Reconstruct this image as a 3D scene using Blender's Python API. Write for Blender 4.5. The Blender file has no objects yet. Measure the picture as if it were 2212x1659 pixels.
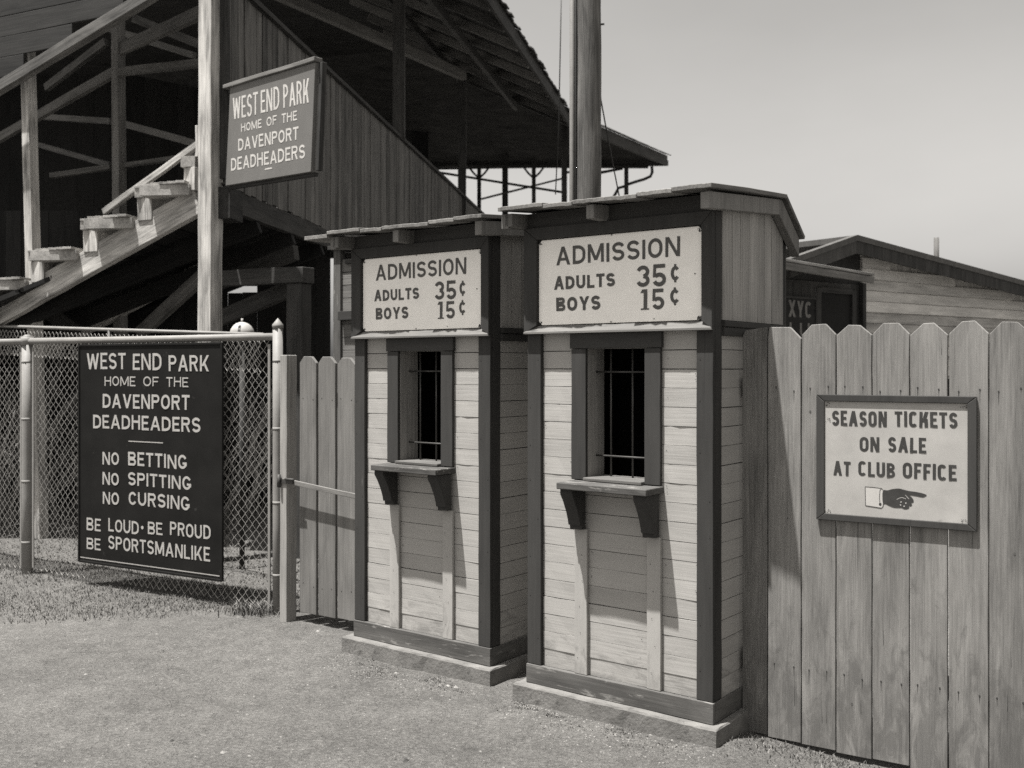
import bpy, math, random
import numpy as np
from mathutils import Vector, Matrix

random.seed(7)
SC = bpy.context.scene
COL = SC.collection
R = math.radians
V = Vector

# ------------------------------------------------------------------ camera
FPX, CXP, HYP, EYE = 2212.0, 1106.0, 793.0, 1.6      # focal length, principal column and horizon row of the photograph
cam_data = bpy.data.cameras.new('camera')
cam = bpy.data.objects.new('camera', cam_data)
COL.objects.link(cam)
cam.location = (0, 0, EYE)
cam.rotation_euler = (R(90), 0, 0)
cam_data.sensor_fit = 'HORIZONTAL'
cam_data.sensor_width = 36.0
cam_data.lens = 36.0
cam_data.shift_y = -(829.5 - HYP) / 2212.0
cam_data.clip_start = 0.05
cam_data.clip_end = 2000
cam_data.dof.use_dof = True
cam_data.dof.focus_distance = 5.0
cam_data.dof.aperture_fstop = 3.6
SC.camera = cam

# ------------------------------------------------------------------ sun, sky, exposure
LIGHT = V((0.2495, 0.1314, -0.9597)).normalized()     # the way the sunlight travels
SUN_EL = math.asin(-LIGHT.z)
SUN_AZ = math.atan2(-LIGHT.x, -LIGHT.y)               # from +Y towards +X
sun_data = bpy.data.lights.new('sun', 'SUN')
sun_data.energy = 5.0
sun_data.angle = R(0.6)
sun_data.color = (1.0, 0.985, 0.955)
sun = bpy.data.objects.new('sun', sun_data)
COL.objects.link(sun)
sun.rotation_euler = LIGHT.to_track_quat('-Z', 'Y').to_euler()

world = bpy.data.worlds.new('World')
SC.world = world
world.use_nodes = True
nt = world.node_tree
nt.nodes.clear()
wo = nt.nodes.new('ShaderNodeOutputWorld')
bg = nt.nodes.new('ShaderNodeBackground')
sky = nt.nodes.new('ShaderNodeTexSky')
sky.sky_type = 'NISHITA'
sky.sun_disc = False
sky.sun_elevation = SUN_EL
sky.sun_rotation = SUN_AZ
sky.air_density = 1.6
sky.dust_density = 4.0
sky.ozone_density = 1.0
bw = nt.nodes.new('ShaderNodeRGBToBW')
tc = nt.nodes.new('ShaderNodeTexCoord')
mp = nt.nodes.new('ShaderNodeMapping')
mp.inputs['Scale'].default_value = (1.1, 1.1, 2.6)
cl = nt.nodes.new('ShaderNodeTexNoise')
cl.inputs['Scale'].default_value = 1.7
cl.inputs['Detail'].default_value = 5
cl.inputs['Roughness'].default_value = 0.5
cr = nt.nodes.new('ShaderNodeMapRange')
cr.inputs['From Min'].default_value = 0.3
cr.inputs['From Max'].default_value = 0.75
cr.inputs['To Min'].default_value = 0.90
cr.inputs['To Max'].default_value = 1.10
mu = nt.nodes.new('ShaderNodeMath'); mu.operation = 'MULTIPLY'
vs = nt.nodes.new('ShaderNodeVectorMath'); vs.operation = 'SCALE'
vs.inputs[0].default_value = (1.0, 0.975, 0.935)
L = nt.links.new
L(sky.outputs['Color'], bw.inputs['Color'])
L(tc.outputs['Generated'], mp.inputs['Vector'])
L(mp.outputs['Vector'], cl.inputs['Vector'])
L(cl.outputs['Fac'], cr.inputs['Value'])
sz = nt.nodes.new('ShaderNodeSeparateXYZ'); L(tc.outputs['Generated'], sz.inputs[0])
hz = nt.nodes.new('ShaderNodeMapRange')                 # hazier, brighter air low down
hz.inputs['From Min'].default_value = 0.05; hz.inputs['From Max'].default_value = 0.45
hz.inputs['To Min'].default_value = 1.22; hz.inputs['To Max'].default_value = 0.88
L(sz.outputs[2], hz.inputs['Value'])
mh = nt.nodes.new('ShaderNodeMath'); mh.operation = 'MULTIPLY'
L(bw.outputs['Val'], mh.inputs[0]); L(hz.outputs['Result'], mh.inputs[1])
L(mh.outputs['Value'], mu.inputs[0]); L(cr.outputs['Result'], mu.inputs[1])
L(mu.outputs['Value'], vs.inputs['Scale'])
L(vs.outputs['Vector'], bg.inputs['Color'])
bg.inputs['Strength'].default_value = 0.070
L(bg.outputs['Background'], wo.inputs['Surface'])

vsn = SC.view_settings
SC.display_settings.display_device = 'sRGB'
vsn.view_transform = 'Standard'
vsn.look = 'None'
vsn.exposure = 1.27
vsn.gamma = 1.0
SC.cycles.use_denoising = False
SC.cycles.max_bounces = 8
SC.cycles.diffuse_bounces = 5

# ------------------------------------------------------------------ materials
TINT = (1.0, 0.967, 0.918)


def new_mat(name):
    m = bpy.data.materials.new(name)
    m.use_nodes = True
    t = m.node_tree
    b = t.nodes['Principled BSDF']
    return m, t, b


def math_node(t, op, a, b=None, c=None, clamp=False):
    n = t.nodes.new('ShaderNodeMath'); n.operation = op; n.use_clamp = clamp
    for i, v in enumerate((a, b, c)):
        if v is None: continue
        if isinstance(v, (int, float)): n.inputs[i].default_value = v
        else: t.links.new(v, n.inputs[i])
    return n.outputs[0]


def local_coord(t):
    a = t.nodes.new('ShaderNodeAttribute'); a.attribute_name = 'lc'
    oi = t.nodes.new('ShaderNodeObjectInfo')
    k = math_node(t, 'MULTIPLY', oi.outputs['Random'], 13.0)
    c = t.nodes.new('ShaderNodeCombineXYZ')
    t.links.new(k, c.inputs[0]); t.links.new(k, c.inputs[1])
    ad = t.nodes.new('ShaderNodeVectorMath'); ad.operation = 'ADD'
    t.links.new(a.outputs['Vector'], ad.inputs[0]); t.links.new(c.outputs[0], ad.inputs[1])
    return ad.outputs[0]


def noise(t, vec, scale3, detail=4, rough=0.55, dist=0.0):
    mpn = t.nodes.new('ShaderNodeMapping')
    mpn.inputs['Scale'].default_value = scale3
    t.links.new(vec, mpn.inputs['Vector'])
    n = t.nodes.new('ShaderNodeTexNoise')
    n.inputs['Scale'].default_value = 1.0
    n.inputs['Detail'].default_value = detail
    n.inputs['Roughness'].default_value = rough
    n.inputs['Distortion'].default_value = dist
    t.links.new(mpn.outputs[0], n.inputs['Vector'])
    return n.outputs['Fac']


def rng(t, v, a, b, c, d):
    n = t.nodes.new('ShaderNodeMapRange')
    n.inputs['From Min'].default_value = a; n.inputs['From Max'].default_value = b
    n.inputs['To Min'].default_value = c; n.inputs['To Max'].default_value = d
    t.links.new(v, n.inputs['Value'])
    return n.outputs['Result']


def grey(t, v, tint=TINT):
    s = t.nodes.new('ShaderNodeVectorMath'); s.operation = 'SCALE'
    s.inputs[0].default_value = tint
    t.links.new(v, s.inputs['Scale'])
    return s.outputs[0]


def wood(name, base, grain=0.5, blotch=0.4, tone=0.3, cracks=0.5, wear=None, wear_at=0.62, rough=0.8, bump=0.35, gs=1.0, stain=None):
    """Boards: grain runs along the first axis of the stored board coordinate."""
    m, t, b = new_mat(name)
    lc = local_coord(t)
    g = noise(t, lc, (2.2 * gs, 70 * gs, 70 * gs), 5, 0.6, 0.7)
    bl = noise(t, lc, (2.0, 9, 9), 4, 0.6, 0.4)
    ck = noise(t, lc, (1.6, 120, 120), 2, 0.5)
    ta = t.nodes.new('ShaderNodeAttribute'); ta.attribute_name = 'tone'
    v = math_node(t, 'ADD', 1.0, math_node(t, 'MULTIPLY', math_node(t, 'SUBTRACT', g, 0.5), 2 * grain))
    v = math_node(t, 'ADD', v, math_node(t, 'MULTIPLY', math_node(t, 'SUBTRACT', bl, 0.5), 2 * blotch))
    v = math_node(t, 'ADD', v, math_node(t, 'MULTIPLY', math_node(t, 'SUBTRACT', ta.outputs['Fac'], 0.5), 2 * tone))
    v = math_node(t, 'MAXIMUM', v, 0.15)
    v = math_node(t, 'MULTIPLY', v, base)
    if cracks:
        c = rng(t, ck, 0.68, 0.74, 1.0, 1.0 - cracks)
        v = math_node(t, 'MULTIPLY', v, c)
    if wear is not None:
        w1 = noise(t, lc, (5, 26, 26), 6, 0.7, 0.5)
        f = rng(t, w1, wear_at, wear_at + 0.07, 0.0, 1.0)
        gv = math_node(t, 'MULTIPLY', rng(t, g, 0.3, 0.7, 0.75, 1.25), wear)
        mx = t.nodes.new('ShaderNodeMix'); mx.data_type = 'FLOAT'
        t.links.new(f, mx.inputs['Factor']); t.links.new(v, mx.inputs[2]); t.links.new(gv, mx.inputs[3])
        v = mx.outputs[0]
    if stain is not None:                          # splashed and scuffed patches in the lowest boards
        top, val, at_ = stain
        to = t.nodes.new('ShaderNodeTexCoord')
        sx = t.nodes.new('ShaderNodeSeparateXYZ'); t.links.new(to.outputs['Object'], sx.inputs[0])
        sn = noise(t, lc, (5.5, 15, 15), 5, 0.7, 0.9)
        hz = rng(t, sx.outputs[2], 0.05, top, 0.16, -0.14)
        f = rng(t, math_node(t, 'ADD', sn, hz), at_, at_ + 0.16, 0.0, 0.62)
        mx = t.nodes.new('ShaderNodeMix'); mx.data_type = 'FLOAT'; mx.clamp_factor = True
        t.links.new(f, mx.inputs['Factor']); t.links.new(v, mx.inputs[2]); mx.inputs[3].default_value = val
        v = mx.outputs[0]
    t.links.new(grey(t, v), b.inputs['Base Color'])
    b.inputs['Roughness'].default_value = rough
    b.inputs['Specular IOR Level'].default_value = 0.3
    if bump:
        bn = t.nodes.new('ShaderNodeBump')
        bn.inputs['Strength'].default_value = bump
        bn.inputs['Distance'].default_value = 0.003
        t.links.new(math_node(t, 'ADD', g, math_node(t, 'MULTIPLY', bl, 0.6)), bn.inputs['Height'])
        t.links.new(bn.outputs[0], b.inputs['Normal'])
    return m


def plain(name, base, var=0.25, scale=8.0, rough=0.7, metal=0.0, bump=0.0, spec=0.3, spots=None, spot_at=0.66, spot_scale=18, coords='Object', bscale=60, detail=6):
    m, t, b = new_mat(name)
    tcn = t.nodes.new('ShaderNodeTexCoord')
    n1 = noise(t, tcn.outputs[coords], (scale,) * 3, detail, 0.6)
    v = math_node(t, 'MULTIPLY', math_node(t, 'ADD', 1.0, math_node(t, 'MULTIPLY', math_node(t, 'SUBTRACT', n1, 0.5), 2 * var)), base)
    if spots is not None:
        n2 = noise(t, tcn.outputs[coords], (spot_scale,) * 3, 5, 0.65)
        f = rng(t, n2, spot_at, spot_at + 0.06, 0, 1)
        mx = t.nodes.new('ShaderNodeMix'); mx.data_type = 'FLOAT'
        t.links.new(f, mx.inputs['Factor']); t.links.new(v, mx.inputs[2]); mx.inputs[3].default_value = spots
        v = mx.outputs[0]
    t.links.new(grey(t, v), b.inputs['Base Color'])
    b.inputs['Roughness'].default_value = rough
    b.inputs['Metallic'].default_value = metal
    b.inputs['Specular IOR Level'].default_value = spec
    if bump:
        n3 = noise(t, tcn.outputs[coords], (bscale,) * 3, 6, 0.65)
        bn = t.nodes.new('ShaderNodeBump')
        bn.inputs['Strength'].default_value = bump
        bn.inputs['Distance'].default_value = 0.004
        t.links.new(n3, bn.inputs['Height']); t.links.new(bn.outputs[0], b.inputs['Normal'])
    return m


def tone_mat(name, base, amp, rough=0.8):
    m, t, b = new_mat(name)
    ta = t.nodes.new('ShaderNodeAttribute'); ta.attribute_name = 'tone'
    v = math_node(t, 'MULTIPLY', math_node(t, 'ADD', 1.0 - amp, math_node(t, 'MULTIPLY', ta.outputs['Fac'], 2 * amp)), base)
    t.links.new(grey(t, v), b.inputs['Base Color'])
    b.inputs['Roughness'].default_value = rough
    b.inputs['Specular IOR Level'].default_value = 0.2
    return m


M = dict(
    siding=wood('weathered white paint', 0.325, grain=0.07, blotch=0.20, tone=0.05, cracks=0.08, bump=0.3, stain=(0.55, 0.16, 0.53)),
    trim=wood('dark green-grey trim paint', 0.036, grain=0.25, blotch=0.4, tone=0.12, cracks=0.2, wear=0.10, wear_at=0.68),
    base=wood('scuffed dark paint', 0.075, grain=0.5, blotch=1.0, tone=0.2, cracks=0.3, wear=0.19, wear_at=0.57),
    sill=wood('bare worn ledge', 0.11, grain=0.5, blotch=0.7, tone=0.2, cracks=0.3, wear=0.07, wear_at=0.6),
    greyboard=wood('grey stained boards', 0.27, grain=0.5, blotch=0.4, tone=0.14, cracks=0.4),
    soffit=wood('grey rafter timber', 0.15, grain=0.5, blotch=0.5, tone=0.2, cracks=0.3),
    bare=wood('bare weathered timber', 0.40, grain=0.95, blotch=1.1, tone=0.25, cracks=0.65, bump=0.8),
    picket=wood('weathered picket boards', 0.163, grain=0.6, blotch=0.75, tone=0.13, cracks=0.5, bump=0.8, gs=2.0, stain=(1.0, 0.085, 0.54)),
    gate=wood('weathered gate boards', 0.135, grain=0.5, blotch=0.55, tone=0.12, cracks=0.35, bump=0.5),
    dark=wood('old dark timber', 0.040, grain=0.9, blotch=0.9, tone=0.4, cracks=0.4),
    darker=wood('near-black boards', 0.012, grain=0.9, blotch=0.9, tone=0.5, cracks=0.3),  # shade inside the stand put into the board colour
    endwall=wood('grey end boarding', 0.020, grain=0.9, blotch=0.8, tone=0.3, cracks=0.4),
    parapet=wood('brown-grey parapet boards', 0.100, grain=0.9, blotch=1.0, tone=0.34, cracks=0.6),
    midwood=wood('grey lit timber', 0.135, grain=0.7, blotch=0.9, tone=0.3, cracks=0.5),
    fade=plain('faded lettering', 0.16, 0.5, 20, 0.8),
    plank=wood('worn tier planks', 0.27, grain=0.8, blotch=0.9, tone=0.25, cracks=0.5),
    beam=wood('dusty beam timber', 0.115, grain=0.7, blotch=0.9, tone=0.4, cracks=0.4),
    roof=wood('old roof boards', 0.15, grain=0.7, blotch=0.8, tone=0.3, cracks=0.4, wear=0.10, wear_at=0.6),
    shingle=wood('dark wood shingles', 0.06, grain=0.6, blotch=0.7, tone=0.5, cracks=0.4),
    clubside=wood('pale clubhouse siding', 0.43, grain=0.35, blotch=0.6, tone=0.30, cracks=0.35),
    pole=wood('weathered pole timber', 0.098, grain=1.2, blotch=1.2, tone=0.1, cracks=0.75, gs=0.9, bump=1.0),
    concrete=plain('concrete', 0.135, 0.7, 9, 0.9, bump=1.0, spots=0.08, spot_at=0.6, spot_scale=14),
    white=plain('white sign enamel', 0.88, 0.12, 9, 0.5, spots=0.5, spot_at=0.72, spot_scale=22),
    cream=plain('pale painted board', 0.335, 0.3, 7, 0.6, spots=0.24, spot_at=0.69, spot_scale=9),
    black=plain('black sign enamel', 0.012, 0.6, 4, 0.6, spec=0.08, spots=0.03, spot_at=0.68, spot_scale=12),
    slate=plain('grey painted sign board', 0.125, 0.18, 6, 0.6, bump=0.1),
    ink2=plain('near black lettering', 0.036, 0.5, 30, 0.6, spots=0.16, spot_at=0.70, spot_scale=60),
    cuffwhite=plain('white paint', 0.42, 0.15, 20, 0.6),
    ink=plain('dark grey lettering', 0.085, 0.35, 30, 0.6, spots=0.35, spot_at=0.69, spot_scale=55),
    paint=plain('cream lettering', 0.34, 0.30, 30, 0.6, spots=0.06, spot_at=0.70, spot_scale=40),
    paintdull=plain('aged cream lettering', 0.46, 0.3, 30, 0.6, spots=0.15, spot_at=0.68, spot_scale=40),
    steel=plain('galvanised pipe', 0.20, 0.25, 14, 0.6, spots=0.16, spot_at=0.66, spot_scale=24),
    wire=plain('galvanised wire', 0.46, 0.35, 22, 0.5, metal=0.1),
    iron=plain('rusty iron', 0.06, 0.4, 40, 0.6, metal=0.4),
    nail=plain('nail heads and rust', 0.035, 0.4, 40, 0.8),
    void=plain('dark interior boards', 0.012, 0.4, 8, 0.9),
    wirecable=plain('black cable', 0.03, 0.2, 5, 0.6),
    grass=tone_mat('dry grass', 0.12, 0.6),
    weed=tone_mat('dry weeds', 0.125, 0.7),
    twig=tone_mat('dry twigs', 0.30, 0.6),
    stone=tone_mat('pebbles', 0.14, 0.7),
)

# ground: sandy dirt with darker trodden patches
m, t, b = new_mat('sandy dirt')
tcn = t.nodes.new('ShaderNodeTexCoord')
ob = tcn.outputs['Object']
n1 = noise(t, ob, (0.55,) * 3, 5, 0.6, 0.5)
n5 = noise(t, ob, (2.6,) * 3, 5, 0.65, 0.8)
n2 = noise(t, ob, (9,) * 3, 6, 0.7, 0.3)
n3 = noise(t, ob, (48,) * 3, 5, 0.8, 0.6)
n4 = noise(t, ob, (130, 130, 130), 3, 0.7)
v = math_node(t, 'ADD', rng(t, n1, 0.32, 0.68, 0.80, 1.18), rng(t, n2, 0.3, 0.7, -0.20, 0.20))
v = math_node(t, 'ADD', v, rng(t, n3, 0.3, 0.7, -0.34, 0.34))
v = math_node(t, 'ADD', v, rng(t, n5, 0.35, 0.65, -0.08, 0.08))
n6 = noise(t, ob, (26, 26, 26), 3, 0.6, 1.8)               # dark creases: relief shading put into the colour
v = math_node(t, 'MULTIPLY', v, rng(t, math_node(t, 'ABSOLUTE', math_node(t, 'SUBTRACT', n6, 0.5)), 0.0, 0.035, 0.72, 1.0))
v = math_node(t, 'MULTIPLY', v, rng(t, n4, 0.32, 0.46, 0.62, 1.0))
v = math_node(t, 'MULTIPLY', math_node(t, 'MAXIMUM', v, 0.2), 0.150)
t.links.new(grey(t, v), b.inputs['Base Color'])
b.inputs['Roughness'].default_value = 0.95
b.inputs['Specular IOR Level'].default_value = 0.1
bn = t.nodes.new('ShaderNodeBump'); bn.inputs['Strength'].default_value = 1.0; bn.inputs['Distance'].default_value = 0.03
t.links.new(math_node(t, 'ADD', math_node(t, 'MULTIPLY', n3, 0.7), math_node(t, 'ADD', n2, math_node(t, 'MULTIPLY', n4, 0.35))), bn.inputs['Height'])
t.links.new(bn.outputs[0], b.inputs['Normal'])
M['ground'] = m

# ------------------------------------------------------------------ mesh helpers


class MB:
    def __init__(self):
        self.v, self.f, self.lc, self.tone, self.mi, self.sm = [], [], [], [], [], []

    def add(self, verts, faces, lcs=None, mat=0, smooth=False, tone=None):
        o = len(self.v)
        tn = random.random() if tone is None else tone
        off = V((random.random() * 40, random.random() * 40, random.random() * 40))
        if lcs is None: lcs = verts
        for p, l in zip(verts, lcs):
            self.v.append(tuple(p)); self.lc.append(tuple(V(l) + off)); self.tone.append(tn)
        for f in faces:
            self.f.append([i + o for i in f]); self.mi.append(mat); self.sm.append(smooth)
        return self

    def plank(self, p0, p1, wd, w, t, n=1, jit=0.0, mat=0, bow=0.0, tone=None):
        """A board whose centre line runs p0 to p1, w wide along wd and t thick."""
        p0, p1 = V(p0), V(p1)
        ax = (p1 - p0); ln = ax.length; ax.normalize()
        wv = V(wd); wv = (wv - ax * wv.dot(ax)).normalized()
        tv = ax.cross(wv)
        vs, ls, fs = [], [], []
        for i in range(n + 1):
            k = i / n
            c = p0.lerp(p1, k) + tv * (bow * math.sin(math.pi * k))
            for a, bb in ((-1, -1), (1, -1), (1, 1), (-1, 1)):
                ja = random.uniform(-jit, jit); jb = random.uniform(-jit, jit) * 0.5
                vs.append(c + wv * (a * w / 2 + ja) + tv * (bb * t / 2 + jb))
                ls.append((k * ln, a * w / 2, bb * t / 2))
        for i in range(n):
            for j in range(4):
                a = i * 4 + j; c = i * 4 + (j + 1) % 4
                fs.append([a, c, c + 4, a + 4])
        fs.append([3, 2, 1, 0]); e = n * 4
        fs.append([e, e + 1, e + 2, e + 3])
        return self.add(vs, fs, ls, mat, tone=tone)

    def box(self, x0, x1, y0, y1, z0, z1, mat=0, n=1, jit=0.0, tone=None):
        """Axis-aligned board; its grain runs along the longest side."""
        d = (x1 - x0, y1 - y0, z1 - z0); c = V(((x0 + x1) / 2, (y0 + y1) / 2, (z0 + z1) / 2))
        k = d.index(max(d)); a = V((0, 0, 0)); a[k] = d[k] / 2
        o = [i for i in range(3) if i != k]
        wdv = V((0, 0, 0)); wdv[o[0]] = 1
        return self.plank(c - a, c + a, wdv, d[o[0]], d[o[1]], n, jit, mat, tone=tone)

    def prism(self, poly, o, ux, uy, dv, mat=0, tone=None):
        """Polygon (in ux, uy) extruded along dv; the grain runs along uy."""
        o, ux, uy, dv = V(o), V(ux), V(uy), V(dv)
        n = len(poly)
        vs = [o + ux * a + uy * b_ for a, b_ in poly]
        vs += [p + dv for p in vs]
        ls = [(b_, a, 0) for a, b_ in poly] + [(b_, a, dv.length) for a, b_ in poly]
        fl = ux.cross(uy).dot(dv) > 0
        f0 = list(range(n)); f1 = list(range(n, 2 * n))
        fs = [f0[::-1], f1] if fl else [f0, f1[::-1]]
        for i in range(n):
            j = (i + 1) % n
            fs.append([i, j, j + n, i + n] if fl else [j, i, i + n, j + n])
        return self.add(vs, fs, ls, mat, tone=tone)

    def tube(self, pts, r, sides=8, mat=0, cap=True, tone=None, taper=None):
        pts = [V(p) for p in pts]
        n = len(pts); vs, fs, ls = [], [], []
        up = None; ln = 0
        for i, p in enumerate(pts):
            d = (pts[min(i + 1, n - 1)] - pts[max(i - 1, 0)]).normalized()
            if up is None:
                up = V((0, 0, 1)) if abs(d.z) < 0.9 else V((1, 0, 0))
            u = (up - d * up.dot(d)).normalized(); w = d.cross(u); up = u
            if i: ln += (p - pts[i - 1]).length
            rr = r if taper is None else r * taper[i]
            for j in range(sides):
                a = 2 * math.pi * j / sides
                vs.append(p + u * (math.cos(a) * rr) + w * (math.sin(a) * rr))
                ls.append((ln, math.cos(a) * rr * 1.5, math.sin(a) * rr * 1.5))
        for i in range(n - 1):
            for j in range(sides):
                a = i * sides + j; c = i * sides + (j + 1) % sides
                fs.append([a, c, c + sides, a + sides])
        if cap:
            fs.append(list(range(sides))[::-1]); fs.append([(n - 1) * sides + j for j in range(sides)])
        return self.add(vs, fs, ls, mat, smooth=True, tone=tone)

    def build(self, name, mats, parent=None, bevel=0.0, seg=2):
        me = bpy.data.meshes.new(name)
        me.from_pydata(self.v, [], self.f)
        if not isinstance(mats, (list, tuple)): mats = [mats]
        for mm in mats: me.materials.append(mm)
        me.polygons.foreach_set('material_index', self.mi)
        me.polygons.foreach_set('use_smooth', self.sm)
        a = me.attributes.new('lc', 'FLOAT_VECTOR', 'POINT')
        a.data.foreach_set('vector', np.array(self.lc, dtype=np.float32).ravel())
        a = me.attributes.new('tone', 'FLOAT', 'POINT')
        a.data.foreach_set('value', np.array(self.tone, dtype=np.float32))
        me.update()
        o = bpy.data.objects.new(name, me)
        COL.objects.link(o)
        if parent is not None: o.parent = parent
        if bevel:
            bv = o.modifiers.new('edge', 'BEVEL'); bv.width = bevel; bv.segments = seg
            bv.limit_method = 'ANGLE'; bv.angle_limit = R(40)
        return o


def empty(name, loc, rotz, label, cat, group=None):
    o = bpy.data.objects.new(name, None)
    COL.objects.link(o)
    o.empty_display_size = 0.2
    o.location = loc; o.rotation_euler = (0, 0, rotz)
    return tag(o, label, cat, group)


def tag(o, label=None, cat=None, group=None, kind=None):
    if label: o['label'] = label
    if cat: o['category'] = cat
    if group: o['group'] = group
    if kind: o['kind'] = kind
    return o


def copy_tree(o, parent=None):
    c = o.copy(); COL.objects.link(c)
    if parent is not None: c.parent = parent
    for ch in list(o.children): copy_tree(ch, c)
    return c


def at(px, py, Y):
    """The point at distance Y ahead that the photograph shows at column px, row py."""
    return V(((px - CXP) / FPX * Y, Y, EYE + (HYP - py) / FPX * Y))


def sm_noise(x, y, s=1.0):
    return (math.sin(x * 1.7 * s + 1.3) * math.cos(y * 2.1 * s - 0.7) + 0.5 * math.sin(x * 4.3 * s - y * 3.1 * s + 2.0) + 0.3 * math.sin(x * 9.1 * s + y * 7.7 * s)) / 1.8


# ------------------------------------------------------------------ lettering: painted stroke letters
def arc(cx, cy, rx, ry, a0, a1, n=14):
    return [(cx + rx * math.cos(R(a0 + (a1 - a0) * i / n)), cy + ry * math.sin(R(a0 + (a1 - a0) * i / n))) for i in range(n + 1)]


def ribbon(pts, t, closed=False):
    n = len(pts); vs, fs = [], []
    for i in range(n):
        if closed: a, c = pts[i - 1], pts[(i + 1) % n]
        else: a, c = pts[max(i - 1, 0)], pts[min(i + 1, n - 1)]
        dx, dy = c[0] - a[0], c[1] - a[1]; l = math.hypot(dx, dy) or 1
        nx, ny = -dy / l * t / 2, dx / l * t / 2
        vs += [(pts[i][0] + nx, pts[i][1] + ny), (pts[i][0] - nx, pts[i][1] - ny)]
    for i in range(n if closed else n - 1):
        a, c = 2 * i, 2 * ((i + 1) % n)
        fs.append([a, a + 1, c + 1, c])
    return vs, fs


def bar(x0, y0, x1, y1):
    return [(x0, y0), (x1, y0), (x1, y1), (x0, y1)], [[0, 1, 2, 3]]


def slant(xa, ya, xb, yb, h):
    return [(xa, ya), (xa + h, ya), (xb + h, yb), (xb, yb)], [[0, 1, 2, 3]]


def stadium(W, t, a0=None, a1=None):
    """Letter bowl: straight sides with round ends; a0 and a1 open it at the right (degrees)."""
    rx = W / 2 - t / 2; ry = min(rx * 1.05, 0.42)
    top, bot = 1 - t / 2 - ry, t / 2 + ry
    if a0 is None:
        return arc(W / 2, top, rx, ry, 0, 180, 16) + arc(W / 2, bot, rx, ry, 180, 360, 16)
    return arc(W / 2, top, rx, ry, a0, 180, 14) + arc(W / 2, bot, rx, ry, 180, a1, 14)


def bowl(x0, x1, y0, y1, t):
    """Right-hand bowl from a stem, its outer edge reaching x1, y0 and y1."""
    ry = (y1 - y0 - t) / 2; rx = min(x1 - t / 2 - x0 - 0.02, ry * 1.05)
    cx = x1 - t / 2 - rx; cy = (y0 + y1) / 2
    return ribbon([(x0, y1 - t / 2)] + arc(cx, cy, rx, ry, 90, -90, 18) + [(x0, y0 + t / 2)], t)


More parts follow.
